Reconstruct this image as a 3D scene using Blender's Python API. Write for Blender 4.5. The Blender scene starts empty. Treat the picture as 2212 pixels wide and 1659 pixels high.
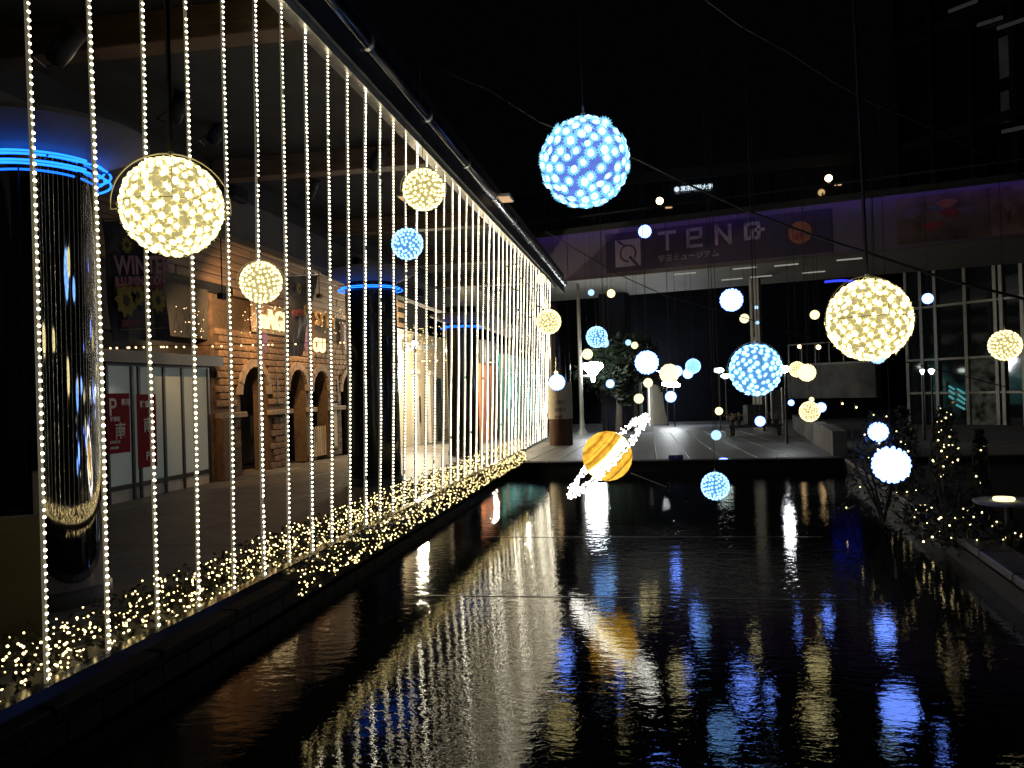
import bpy, bmesh, math, random
from mathutils import Vector, Matrix
import numpy as np
R = random.Random(7)
S = bpy.context.scene
COL = S.collection

# ------------------------------------------------------------------ camera
PSI, PIT, RHO, F = math.radians(9.4), math.radians(0.45), math.radians(1.72), 1790.0
EYE = Vector((0, 0, 1.9))
fw = Vector((-math.sin(PSI) * math.cos(PIT), math.cos(PSI) * math.cos(PIT), math.sin(PIT)))
r0 = Vector((math.cos(PSI), math.sin(PSI), 0))
u0 = r0.cross(fw)
rt = r0 * math.cos(RHO) - u0 * math.sin(RHO)
up = u0 * math.cos(RHO) + r0 * math.sin(RHO)
cam_d = bpy.data.cameras.new('camera')
cam = bpy.data.objects.new('camera', cam_d)
COL.objects.link(cam)
M3 = Matrix((rt, up, -fw)).transposed()
cam.matrix_world = Matrix.Translation(EYE) @ M3.to_4x4()
cam_d.sensor_width = 36
cam_d.lens = 36 * F / 2212
cam_d.clip_start = 0.05
cam_d.clip_end = 2000
S.camera = cam

# ------------------------------------------------------------------ night sky, exposure
W = bpy.data.worlds.new('World')
S.world = W
W.use_nodes = True
nt = W.node_tree
nt.nodes.clear()
wo = nt.nodes.new('ShaderNodeOutputWorld')
bg = nt.nodes.new('ShaderNodeBackground')
bg.inputs[0].default_value = (0.6, 0.7, 1.0, 1)
bg.inputs[1].default_value = 0.0011
nt.links.new(bg.outputs[0], wo.inputs[0])
S.view_settings.view_transform = 'Standard'
S.view_settings.look = 'None'
S.view_settings.exposure = 0
S.view_settings.gamma = 1
S.view_settings.use_curve_mapping = False
S.render.engine = 'CYCLES'
cy = S.cycles
cy.use_denoising = True
cy.max_bounces = 6
cy.diffuse_bounces = 3
cy.glossy_bounces = 4
cy.transmission_bounces = 4
cy.sample_clamp_indirect = 4
cy.sample_clamp_direct = 0
cy.caustics_reflective = False
cy.caustics_refractive = False
cy.use_light_tree = True
cy.adaptive_threshold = 0.02

# ------------------------------------------------------------------ measuring helpers (pixels of a 2212 px wide view -> points)
def ray(x, y): return fw + rt * ((x - 1106) / F) - up * ((y - 829.5) / F)
def at(x, y, Z): return EYE + ray(x, y) * Z
def onX(x, y, X):
    d = ray(x, y); return EYE + d * (X / d.x)
def onZ(x, y, z):
    d = ray(x, y); return EYE + d * ((z - 1.9) / d.z)
GZ0, GY0, GS = 0.25, 18.6, 0.022
def gz(Y): return GZ0 - GS * max(0, Y - GY0)
def onG(x, y):
    d = ray(x, y); return EYE + d * ((GZ0 + GS * GY0 - 1.9) / (d.z + GS * d.y))

# ------------------------------------------------------------------ materials
def mat(name, base, rough=0.6, metal=0.0, var=0.25, scale=4.0, bump=0.0, bscale=None, spec=0.5, emit=None, es=0.0, stretch=None, coat=0.0, var2=None):
    m = bpy.data.materials.new(name)
    m.use_nodes = True
    t = m.node_tree
    b = t.nodes['Principled BSDF']
    b.inputs['Roughness'].default_value = rough
    b.inputs['Metallic'].default_value = metal
    b.inputs['Specular IOR Level'].default_value = spec
    b.inputs['Coat Weight'].default_value = coat
    tc = t.nodes.new('ShaderNodeTexCoord')
    mp = t.nodes.new('ShaderNodeMapping')
    if stretch: mp.inputs['Scale'].default_value = stretch
    t.links.new(tc.outputs['Object'], mp.inputs['Vector'])
    n = t.nodes.new('ShaderNodeTexNoise')
    n.inputs['Scale'].default_value = scale
    n.inputs['Detail'].default_value = 6
    n.inputs['Roughness'].default_value = 0.6
    t.links.new(mp.outputs[0], n.inputs['Vector'])
    rp = t.nodes.new('ShaderNodeValToRGB')
    rp.color_ramp.elements[0].position = 0.3
    rp.color_ramp.elements[1].position = 0.7
    c0 = tuple(c * (1 - var) for c in base)
    c1 = tuple(min(1, c * (1 + var)) for c in base) if var2 is None else var2
    rp.color_ramp.elements[0].color = (*c0, 1)
    rp.color_ramp.elements[1].color = (*c1, 1)
    t.links.new(n.outputs['Fac'], rp.inputs[0])
    # every object its own slight tone
    oi = t.nodes.new('ShaderNodeObjectInfo')
    mr = t.nodes.new('ShaderNodeMapRange')
    mr.inputs['To Min'].default_value = 1 - var * 0.5
    mr.inputs['To Max'].default_value = 1 + var * 0.4
    t.links.new(oi.outputs['Random'], mr.inputs[0])
    mx = t.nodes.new('ShaderNodeVectorMath'); mx.operation = 'SCALE'
    t.links.new(rp.outputs[0], mx.inputs[0])
    t.links.new(mr.outputs[0], mx.inputs['Scale'])
    t.links.new(mx.outputs[0], b.inputs['Base Color'])
    if bump:
        n2 = t.nodes.new('ShaderNodeTexNoise')
        n2.inputs['Scale'].default_value = bscale or scale * 6
        n2.inputs['Detail'].default_value = 5
        t.links.new(mp.outputs[0], n2.inputs['Vector'])
        bp = t.nodes.new('ShaderNodeBump')
        bp.inputs['Strength'].default_value = bump
        bp.inputs['Distance'].default_value = 0.02
        t.links.new(n2.outputs['Fac'], bp.inputs['Height'])
        t.links.new(bp.outputs[0], b.inputs['Normal'])
    if emit:
        b.inputs['Emission Color'].default_value = (*emit, 1)
        b.inputs['Emission Strength'].default_value = es
    return m

def glow(name, col, s, sample=True, var=0.0, vs=3.0):
    m = bpy.data.materials.new(name)
    m.use_nodes = True
    t = m.node_tree
    t.nodes.clear()
    o = t.nodes.new('ShaderNodeOutputMaterial')
    e = t.nodes.new('ShaderNodeEmission')
    e.inputs[0].default_value = (*col, 1)
    e.inputs[1].default_value = s
    if var:
        tc = t.nodes.new('ShaderNodeTexCoord')
        n = t.nodes.new('ShaderNodeTexNoise'); n.inputs['Scale'].default_value = vs
        t.links.new(tc.outputs['Object'], n.inputs['Vector'])
        mr = t.nodes.new('ShaderNodeMapRange')
        mr.inputs['From Min'].default_value = 0.3; mr.inputs['From Max'].default_value = 0.7
        mr.inputs['To Min'].default_value = s * (1 - var); mr.inputs['To Max'].default_value = s * (1 + var)
        t.links.new(n.outputs['Fac'], mr.inputs[0])
        t.links.new(mr.outputs[0], e.inputs[1])
    t.links.new(e.outputs[0], o.inputs[0])
    m.cycles.emission_sampling = 'AUTO' if sample else 'NONE'
    return m

MT = {}
MT['stone'] = mat('walkway stone', (0.20, 0.18, 0.155), 0.5, var=0.3, scale=3, bump=0.15, bscale=40)
MT['plaza'] = mat('plaza paving', (0.115, 0.12, 0.13), 0.42, var=0.3, scale=5, bump=0.15, bscale=50)
MT['coping'] = mat('coping stone', (0.008, 0.008, 0.008), 0.6, var=0.3, scale=6, bump=0.2, spec=0.15)
MT['poolwall'] = mat('pool wall', (0.007, 0.0068, 0.0065), 0.6, spec=0.2, var=0.4, scale=6, bump=0.2)
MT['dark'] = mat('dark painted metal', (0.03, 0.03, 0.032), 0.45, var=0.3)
MT['black'] = mat('black cable', (0.008, 0.008, 0.009), 0.6, var=0.2)
MT['ceil'] = mat('dark ceiling', (0.10, 0.095, 0.085), 0.8, var=0.25, scale=2, bump=0.1)
MT['beam'] = mat('grey beam plaster', (0.26, 0.24, 0.21), 0.75, var=0.2, scale=2, bump=0.1)
MT['alu'] = mat('brushed aluminium', (0.55, 0.53, 0.47), 0.38, 0.8, var=0.2, scale=8)
MT['gutter'] = mat('glossy gutter tube', (0.10, 0.10, 0.11), 0.18, 0.9, var=0.2)
MT['chrome'] = mat('mirror column cladding', (0.52, 0.52, 0.55), 0.05, 1.0, var=0.06, scale=1, bump=0.05, bscale=2.5, stretch=(1, 1, 0.15))
MT['darkcol'] = mat('blackened column cladding', (0.03, 0.03, 0.035), 0.15, 0.3, var=0.2, scale=2)  # black base stands in for chrome reflecting darkness on the farther columns
MT['brick'] = mat('castle brick', (0.30, 0.19, 0.11), 0.85, var=0.45, scale=9, bump=0.6, bscale=30)
MT['mortar'] = mat('castle mortar', (0.13, 0.085, 0.05), 0.9, var=0.3, scale=12, bump=0.5)
MT['trim'] = mat('castle stone trim', (0.34, 0.26, 0.19), 0.8, var=0.3, scale=7, bump=0.4)
MT['brownstone'] = mat('castle brown base stone', (0.17, 0.105, 0.065), 0.85, var=0.45, scale=8, bump=0.5)
MT['plank'] = mat('warm wood plank', (0.30, 0.19, 0.11), 0.6, var=0.35, scale=3, bump=0.2, stretch=(1, 0.15, 4))
MT['cream'] = mat('cream painted wall', (0.62, 0.56, 0.42), 0.7, var=0.12, scale=2, bump=0.05)
MT['white'] = mat('white paint', (0.72, 0.70, 0.66), 0.5, var=0.12, scale=5, bump=0.05)
MT['orange'] = mat('orange shop front', (0.55, 0.17, 0.06), 0.6, var=0.25, scale=2)
MT['red'] = mat('red poster', (0.36, 0.008, 0.03), 0.8, var=0.15, scale=3, spec=0.1)
MT['frame'] = mat('dark window frame', (0.05, 0.05, 0.05), 0.35, 0.6, var=0.2)
MT['navy'] = mat('navy banner', (0.022, 0.014, 0.05), 0.6, var=0.2, scale=2)
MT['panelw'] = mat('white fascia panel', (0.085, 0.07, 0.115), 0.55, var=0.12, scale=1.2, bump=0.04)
MT['lett'] = mat('pale lettering', (0.24, 0.20, 0.29), 0.6, var=0.06)
MT['soffit'] = mat('bridge soffit', (0.085, 0.078, 0.068), 0.7, var=0.15, scale=1.5)
MT['tower'] = mat('dark tower panel', (0.022, 0.024, 0.028), 0.5, var=0.3, scale=1)
MT['glassd'] = mat('dark glass', (0.012, 0.014, 0.018), 0.06, 0.0, var=0.3, scale=0.7, spec=0.8)
MT['mull'] = mat('aluminium mullion', (0.22, 0.22, 0.21), 0.45, 0.5, var=0.2)
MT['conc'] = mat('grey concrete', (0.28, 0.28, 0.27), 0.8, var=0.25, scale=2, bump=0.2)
MT['bark'] = mat('bark', (0.05, 0.04, 0.03), 0.9, var=0.4, scale=8, bump=0.6)
MT['leaf'] = mat('dark leaf', (0.009, 0.016, 0.007), 0.6, var=0.5, scale=3)
MT['turf'] = mat('artificial greenery', (0.016, 0.017, 0.007), 0.7, var=0.5, scale=20)
MT['greybox'] = mat('khaki grey sheet', (0.26, 0.24, 0.18), 0.6, var=0.15, scale=2)
MT['posterdark'] = mat('dark banner cloth', (0.02, 0.02, 0.025), 0.7, var=0.4, scale=2)
MT['yellowprint'] = mat('yellow print', (0.32, 0.25, 0.02), 0.7, var=0.3)
MT['redprint'] = mat('dark red print', (0.16, 0.02, 0.025), 0.7, var=0.3)
MT['pinkprint'] = mat('faded pink print', (0.50, 0.26, 0.30), 0.7, var=0.2)
MT['shield'] = mat('violet pennant', (0.22, 0.12, 0.30), 0.7, var=0.3)
MT['gold'] = mat('hammered gold sign', (0.45, 0.28, 0.08), 0.5, 0.3, var=0.3)
MT['coat'] = mat('dark coat', (0.04, 0.042, 0.05), 0.8, var=0.3)
MT['drumbrown'] = mat('brown drum base', (0.10, 0.04, 0.02), 0.5, var=0.2)
MT['food'] = mat('printed food photograph', (0.11, 0.055, 0.025), 0.6, var=0.8, scale=1.1, var2=(0.16, 0.11, 0.10))
MT['peach'] = mat('orange disc print', (0.26, 0.09, 0.05), 0.6, var=0.2)
MT['hoop'] = mat('hanger wire', (0.10, 0.09, 0.07), 0.4, 0.6, var=0.2)
MT['rope'] = mat('clear rope light sleeve', (0.5, 0.48, 0.42), 0.3, var=0.1, emit=(1.0, 0.9, 0.62), es=0.09)  # faint sleeve glow imitates the bloom round the diodes
MT['dimconc'] = mat('darker concrete', (0.10, 0.10, 0.10), 0.8, var=0.4, scale=1.5, bump=0.2)  # darker copy of the grey concrete
MT['rcoping'] = mat('worn brown coping', (0.055, 0.045, 0.038), 0.5, var=0.5, scale=5, bump=0.3)
MT['office'] = mat('dark office cladding', (0.006, 0.007, 0.012), 0.8, var=0.4, scale=.3, spec=0.1)
MT['wire'] = mat('hanger wire in lit tone', (0.5, 0.46, 0.36), 0.5, var=0.1)  # pale khaki stands in for the balls' light on the hoops
MT['dimedge'] = glow('dim lit ceiling edge', (.8, .85, .8), 0.02)
MT['dimpane'] = glow('dim lit window', (.7, .75, .8), 0.008, var=.5, vs=.6)
MT['bulbA'] = glow('warm white diode', (1.0, 0.88, 0.58), 13.0)
MT['bulbB'] = glow('bright warm white diode', (1.0, 0.90, 0.66), 26.0)
MT['fairy'] = glow('fairy light bulb', (1.0, 0.76, 0.30), 6.0)
MT['fairysh'] = glow('shrub fairy bulb', (1.0, 0.78, 0.36), 4.0)
MT['fairydim'] = glow('warm fairy light bulb', (1.0, 0.62, 0.28), 5.0)
MT['neon'] = glow('blue neon tube', (0.010, 0.14, 1.0), 4.2)
MT['neondark'] = glow('deep blue neon tube', (0.03, 0.05, 1.0), 1.6)
MT['y_shell'] = glow('yellow ball shell', (0.62, 0.51, 0.21), 0.9, var=0.2, vs=6)
MT['y_petal'] = glow('yellow flower petal', (1.0, 0.84, 0.27), 1.1)
MT['y_bulb'] = glow('yellow ball diode', (1.0, 0.83, 0.38), 3.8)
MT['y_small'] = glow('yellow small ball', (1.0, 0.86, 0.42), 2.0, var=0.25, vs=14)
MT['b_shell'] = glow('blue ball shell', (0.13, 0.22, 0.80), 0.95, var=0.2, vs=6)
MT['b_petal'] = glow('blue flower petal', (0.22, 0.70, 1.0), 1.15)
MT['b_bulb'] = glow('blue white diode', (0.20, 0.42, 1.0), 6.0)
MT['c_shell'] = glow('pale blue ball shell', (0.12, 0.34, 0.80), 0.95, var=0.2, vs=6)
MT['w_ball'] = glow('white blue ball', (0.14, 0.27, 1.0), 7.5, var=0.2, vs=20)
MT['w_dim'] = glow('ice blue ball', (0.42, 0.68, 1.0), 1.5, var=0.3, vs=16)
MT['ringw'] = glow('ring diode', (1.0, 0.96, 0.84), 8.0)
MT['lamp'] = glow('white street lamp', (0.92, 0.97, 1.0), 85.0)
MT['lamp2'] = glow('small white light', (0.92, 0.97, 1.0), 4.0)
MT['lampw'] = glow('warm lamp', (1.0, 0.66, 0.30), 9.0)
MT['lampc'] = glow('cold lamp', (0.85, 1.0, 0.92), 10.0)
MT['dream'] = glow('shop spotlight face', (1.0, 0.90, 0.70), 40.0)
MT['signw'] = glow('lit white sign', (0.72, 0.88, 1.0), 1.0)
MT['violet'] = glow('violet strip lamp', (0.26, 0.10, 1.0), 3.2)
MT['strip'] = glow('dim strip lamp', (0.9, 0.85, 0.75), 0.32)
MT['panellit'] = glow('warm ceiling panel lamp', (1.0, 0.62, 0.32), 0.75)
MT['frost'] = mat('lit frosted glass', (0.50, 0.55, 0.50), 0.08, var=0.15, scale=0.6, spec=0.9, emit=(0.62, 0.72, 0.64), es=0.075)
MT['teal'] = mat('teal lit glass', (0.05, 0.22, 0.22), 0.3, var=0.3, scale=0.5, emit=(0.10, 0.42, 0.40), es=0.28)
MT['mint'] = glow('mint figure light', (0.50, 1.0, 0.88), 0.95)
MT['mag'] = glow('glowing sign letter', (1.0, 0.72, 0.34), 2.2)
MT['shopin'] = glow('shop interior light', (0.8, 0.8, 0.65), 0.022, var=0.85, vs=2.6)
MT['cyanst'] = glow('cyan light slash', (0.18, 0.75, 0.80), 0.35)

def saturn_mat():
    m = bpy.data.materials.new('banded planet lantern')
    m.use_nodes = True
    t = m.node_tree
    t.nodes.clear()
    o = t.nodes.new('ShaderNodeOutputMaterial')
    e = t.nodes.new('ShaderNodeEmission')
    tc = t.nodes.new('ShaderNodeTexCoord')
    n = t.nodes.new('ShaderNodeTexNoise'); n.inputs['Scale'].default_value = 3.0; n.inputs['Detail'].default_value = 4
    t.links.new(tc.outputs['Object'], n.inputs['Vector'])
    sx = t.nodes.new('ShaderNodeSeparateXYZ')
    t.links.new(tc.outputs['Object'], sx.inputs[0])
    ad = t.nodes.new('ShaderNodeMath'); ad.operation = 'MULTIPLY_ADD'
    t.links.new(n.outputs['Fac'], ad.inputs[0]); ad.inputs[1].default_value = 0.16
    t.links.new(sx.outputs['Z'], ad.inputs[2])
    mr = t.nodes.new('ShaderNodeMapRange')
    mr.inputs['From Min'].default_value = -0.92; mr.inputs['From Max'].default_value = 1.08
    t.links.new(ad.outputs[0], mr.inputs[0])
    rp = t.nodes.new('ShaderNodeValToRGB')
    cr = rp.color_ramp
    Y1, Y2, BR, WH = (1.35, 0.74, 0.075, 1), (1.1, 0.54, 0.05, 1), (0.55, 0.22, 0.015, 1), (4.5, 3.4, 1.2, 1)
    st = [(0.0, Y2), (0.14, Y1), (0.19, BR), (0.22, Y2), (0.33, Y1), (0.36, BR), (0.39, WH), (0.5, WH), (0.585, WH), (0.61, Y1), (0.70, BR), (0.73, Y1), (0.84, Y2), (0.88, BR), (0.93, Y1)]
    cr.elements[0].position, cr.elements[0].color = st[0]
    cr.elements[1].position, cr.elements[1].color = st[-1]
    for p, c in st[1:-1]:
        el = cr.elements.new(p); el.color = c
    t.links.new(mr.outputs[0], rp.inputs[0])
    n2 = t.nodes.new('ShaderNodeTexNoise'); n2.inputs['Scale'].default_value = 5.0
    t.links.new(tc.outputs['Object'], n2.inputs['Vector'])
    m2 = t.nodes.new('ShaderNodeMapRange'); m2.inputs['From Min'].default_value = .3; m2.inputs['From Max'].default_value = .7
    m2.inputs['To Min'].default_value = .75; m2.inputs['To Max'].default_value = 1.2
    t.links.new(n2.outputs['Fac'], m2.inputs[0])
    t.links.new(rp.outputs[0], e.inputs[0]); t.links.new(m2.outputs[0], e.inputs[1])
    t.links.new(e.outputs[0], o.inputs[0])
    return m
MT['saturn'] = saturn_mat()

def water_mat():
    m = bpy.data.materials.new('pool water')
    m.use_nodes = True
    t = m.node_tree
    b = t.nodes['Principled BSDF']
    b.inputs['Base Color'].default_value = (0.0035, 0.004, 0.004, 1)
    b.inputs['Roughness'].default_value = 0.035
    b.inputs['IOR'].default_value = 1.36
    tc = t.nodes.new('ShaderNodeTexCoord')
    prev = None
    for sc, st, dist, det in (((0.85, 1.6, 1), 2.2, 0.0024, 2), ((1, 1.7, 1), 8.0, 0.0023, 3), ((1, 1.5, 1), 30.0, 0.0006, 2)):
        mp = t.nodes.new('ShaderNodeMapping'); mp.inputs['Scale'].default_value = sc
        mp.inputs['Rotation'].default_value = (0, 0, 0.16)
        t.links.new(tc.outputs['Object'], mp.inputs[0])
        n = t.nodes.new('ShaderNodeTexNoise'); n.inputs['Scale'].default_value = st; n.inputs['Detail'].default_value = det
        n.inputs['Distortion'].default_value = 0.4
        t.links.new(mp.outputs[0], n.inputs['Vector'])
        bp = t.nodes.new('ShaderNodeBump'); bp.inputs['Strength'].default_value = 1.0; bp.inputs['Distance'].default_value = dist
        t.links.new(n.outputs['Fac'], bp.inputs['Height'])
        if prev: t.links.new(prev.outputs[0], bp.inputs['Normal'])
        prev = bp
    # breezier and calmer patches
    n = t.nodes.new('ShaderNodeTexNoise'); n.inputs['Scale'].default_value = 0.35; n.inputs['Detail'].default_value = 2
    t.links.new(tc.outputs['Object'], n.inputs['Vector'])
    mr = t.nodes.new('ShaderNodeMapRange'); mr.inputs['From Min'].default_value = .35; mr.inputs['From Max'].default_value = .65
    mr.inputs['To Min'].default_value = .55; mr.inputs['To Max'].default_value = 1.15
    t.links.new(n.outputs['Fac'], mr.inputs[0])
    for nd in t.nodes:
        if nd.bl_idname == 'ShaderNodeBump': t.links.new(mr.outputs[0], nd.inputs['Strength'])
    t.links.new(prev.outputs[0], b.inputs['Normal'])
    return m
MT['water'] = water_mat()

# ------------------------------------------------------------------ mesh helpers
class MB:
    def __init__(s): s.v, s.f, s.m = [], [], []
    def add(s, vs, fs, mi=0):
        o = len(s.v)
        s.v.extend([tuple(v) for v in vs]); s.f.extend([tuple(i + o for i in f) for f in fs]); s.m.extend([mi] * len(fs)); return s
    def box(s, a, b, mi=0):
        (x0, y0, z0), (x1, y1, z1) = a, b
        x0, x1 = sorted((x0, x1)); y0, y1 = sorted((y0, y1)); z0, z1 = sorted((z0, z1))
        return s.add([(x0, y0, z0), (x1, y0, z0), (x1, y1, z0), (x0, y1, z0), (x0, y0, z1), (x1, y0, z1), (x1, y1, z1), (x0, y1, z1)],
              [(0, 3, 2, 1), (4, 5, 6, 7), (0, 1, 5, 4), (1, 2, 6, 5), (2, 3, 7, 6), (3, 0, 4, 7)], mi)
    def bbox(s, a, b, c=0.01, mi=0):
        bm = bmesh.new(); bmesh.ops.create_cube(bm, size=1)
        a, b = Vector(a), Vector(b); ce, sz = (a + b) / 2, b - a
        for v in bm.verts: v.co = Vector((ce.x + v.co.x * abs(sz.x), ce.y + v.co.y * abs(sz.y), ce.z + v.co.z * abs(sz.z)))
        bmesh.ops.bevel(bm, geom=bm.edges[:], offset=c, segments=1, affect='EDGES')
        return s.bm(bm, mi)
    def bm(s, bm, mi=0):
        bm.verts.index_update()
        s.add([v.co[:] for v in bm.verts], [[v.index for v in f.verts] for f in bm.faces], mi); bm.free(); return s
    def tube(s, pts, r, n=6, mi=0, cap=True):
        pts = [Vector(p) for p in pts]; rs = r if isinstance(r, (list, tuple)) else [r] * len(pts)
        vs, fs = [], []
        for i, p in enumerate(pts):
            d = (pts[min(i + 1, len(pts) - 1)] - pts[max(i - 1, 0)]).normalized()
            a = d.cross(Vector((0, 0, 1)) if abs(d.z) < .9 else Vector((0, 1, 0))).normalized(); b = d.cross(a)
            for k in range(n):
                t = 2 * math.pi * k / n
                vs.append(p + (a * math.cos(t) + b * math.sin(t)) * rs[i])
        for i in range(len(pts) - 1):
            for k in range(n):
                fs.append((i * n + k, i * n + (k + 1) % n, (i + 1) * n + (k + 1) % n, (i + 1) * n + k))
        if cap:
            fs.append(tuple(range(n))[::-1]); fs.append(tuple(range((len(pts) - 1) * n, len(pts) * n)))
        return s.add(vs, fs, mi)
    def lathe(s, prof, n=24, c=(0, 0, 0), mi=0, closed=True):
        vs, fs = [], []
        for (r, z) in prof:
            for k in range(n):
                t = 2 * math.pi * k / n
                vs.append((c[0] + r * math.cos(t), c[1] + r * math.sin(t), c[2] + z))
        for i in range(len(prof) - 1):
            for k in range(n):
                fs.append((i * n + k, i * n + (k + 1) % n, (i + 1) * n + (k + 1) % n, (i + 1) * n + k))
        if closed:
            o = len(vs); vs += vs[:n] + vs[(len(prof) - 1) * n:len(prof) * n]
            fs.append(tuple(range(o, o + n))[::-1]); fs.append(tuple(range(o + n, o + 2 * n)))
        return s.add(vs, fs, mi)
    def ico(s, c, r, sub=1, mi=0, sc=(1, 1, 1)):
        v, f = ICO[sub]
        return s.add([(c[0] + p[0] * r * sc[0], c[1] + p[1] * r * sc[1], c[2] + p[2] * r * sc[2]) for p in v], f, mi)
    def prism(s, poly, o, ex, ey, en, d, mi=0):
        o, ex, ey, en = Vector(o), Vector(ex), Vector(ey), Vector(en)
        n = len(poly)
        vs = [o + ex * p[0] + ey * p[1] + en * d for p in poly] + [o + ex * p[0] + ey * p[1] for p in poly]
        fs = [tuple(range(n)), tuple(range(n, 2 * n))[::-1]] + [(i, i + n, (i + 1) % n + n, (i + 1) % n) for i in range(n)]
        return s.add(vs, fs, mi)
    def mesh(s, name, mats, smooth=False):
        me = bpy.data.meshes.new(name)
        me.from_pydata(s.v, [], s.f)
        for m in (mats if isinstance(mats, (list, tuple)) else [mats]): me.materials.append(MT[m] if isinstance(m, str) else m)
        if any(s.m): me.polygons.foreach_set('material_index', s.m)
        if smooth: me.polygons.foreach_set('use_smooth', [True] * len(me.polygons))
        me.update()
        return me
    def build(s, name, mats, parent=None, smooth=False, **kw):
        return link(name, s.mesh(name, mats, smooth), parent, **kw)

ICO = {}
for sub in (1, 2, 3):
    bm_ = bmesh.new(); bmesh.ops.create_icosphere(bm_, subdivisions=sub, radius=1)
    bm_.verts.index_update()
    ICO[sub] = ([v.co[:] for v in bm_.verts], [[v.index for v in f.verts] for f in bm_.faces]); bm_.free()
ICO[0] = ([(1, 0, 0), (-1, 0, 0), (0, 1, 0), (0, -1, 0), (0, 0, 1), (0, 0, -1)], [(0, 2, 4), (2, 1, 4), (1, 3, 4), (3, 0, 4), (2, 0, 5), (1, 2, 5), (3, 1, 5), (0, 3, 5)])

def link(name, me, parent=None, **kw):
    o = bpy.data.objects.new(name, me)
    COL.objects.link(o)
    if parent is not None: o.parent = parent
    tag(o, **kw)
    return o
def tag(o, label=None, cat=None, group=None, kind=None):
    if label: o['label'] = label
    if cat: o['category'] = cat
    if group: o['group'] = group
    if kind: o['kind'] = kind
    return o
def empty(name, loc, label, cat, group=None, rot=None):
    o = bpy.data.objects.new(name, None)
    COL.objects.link(o)
    o.location = loc
    o.empty_display_size = 0.1
    if rot is not None: o.rotation_euler = rot
    tag(o, label, cat, group)
    return o
def text_mesh(name, s, size, depth, material, o, ex, ey, parent=None, bold=0.0, align='LEFT', **kw):
    cu = bpy.data.curves.new(name, 'FONT')
    cu.body = s; cu.size = size; cu.extrude = depth / 2; cu.offset = bold; cu.align_x = align; cu.resolution_u = 3
    tmp = bpy.data.objects.new('tmp', cu)
    COL.objects.link(tmp)
    dg = bpy.context.evaluated_depsgraph_get()
    me = bpy.data.meshes.new_from_object(tmp.evaluated_get(dg))
    bpy.data.objects.remove(tmp); bpy.data.curves.remove(cu)
    ex, ey = Vector(ex).normalized(), Vector(ey).normalized(); en = ex.cross(ey)
    me.transform(Matrix(((ex.x, ey.x, en.x, 0), (ex.y, ey.y, en.y, 0), (ex.z, ey.z, en.z, 0), (0, 0, 0, 1))))
    me.transform(Matrix.Translation(Vector(o)))
    me.materials.clear(); me.materials.append(MT[material])
    me.name = name
    return link(name, me, parent, **kw)

UP = Vector((0, 0, 1)); EX = Vector((1, 0, 0)); EY = Vector((0, 1, 0))

# ================================================================== SETTING: ground, water, walkway, plaza
FARY = 18.6
PR = lambda Y: 2.88 + (Y - 7.15) * (4.08 - 2.88) / (19.09 - 7.15)   # right pool edge
g = MB()
g.add([(-400, -60, -0.9), (400, -60, -0.9), (400, FARY, -0.9), (-400, FARY, -0.9)], [(0, 1, 2, 3)])
g.build('ground', 'poolwall', kind='structure')
w = MB()
xs = -3.25
w.add([(xs, -6, 0), (PR(-6), -6, 0), (PR(FARY), FARY, 0), (xs, FARY, 0)], [(0, 1, 2, 3)])
w.build('pool_water', 'water', kind='structure')
# far ground sheet falling gently away beyond the pool
pl = MB()
pl.add([(-400, FARY + .3, GZ0 - .03), (400, FARY + .3, GZ0 - .03), (400, 400, gz(400) - .03), (-400, 400, gz(400) - .03)], [(0, 1, 2, 3)])
pl.build('plaza_ground', 'dimconc', kind='structure')
plaza = MB()
plaza.box((-3.25, FARY, -0.9), (14, FARY + .32, GZ0 - .01))
plaza = plaza.build('plaza', 'poolwall', kind='structure')
slabm = MB(); slabm.bbox((-.363, -.363, -.03), (.363, .363, 0), .008)
slabm = slabm.mesh('paving_slab', 'plaza')
cnt = 0
rest = MB()
for j in range(62):
    for i in range(19):
        X = -3.6 + .74 * (i + .5); Y = FARY + .35 + .74 * (j + .5)
        if X > 4.7 + .02 * (Y - FARY): continue
        if cnt < 300:
            o = link('paving_slab', slabm, plaza); o.location = (X, Y, gz(Y) + R.uniform(0, .003)); o.rotation_euler.x = -GS; cnt += 1
        else:
            z = gz(Y) + R.uniform(0, .003); h = .363
            rest.add([(X - h, Y - h, z + GS * h), (X + h, Y - h, z + GS * h), (X + h, Y + h, z - GS * h), (X - h, Y + h, z - GS * h)], [(0, 1, 2, 3)])
rest.build('far_paving', 'plaza', plaza, kind='stuff')
# left walkway
ZW = 0.25
FX = -8.65
wk = MB(); wk.box((FX - 3, -4, -.9), (-3.25, FARY + .3, ZW - .03)); wk.box((FX - 3, FARY + .3, -1.5), (-3.6, 60, gz(30) - .8))
wk = wk.build('walkway', 'poolwall', kind='structure')
sm = MB(); sm.bbox((-.598, -.598, -.03), (.598, .598, 0), .003); sm = sm.mesh('walkway_slab', 'stone')
for i in range(5):
    for j in range(26):
        o = link('walkway_slab', sm, wk); Y = -1.5 + 1.2 * j
        o.location = (-3.9 - 1.2 * i, Y, (ZW if Y < FARY else gz(Y)) + R.uniform(0, .003))
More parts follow.
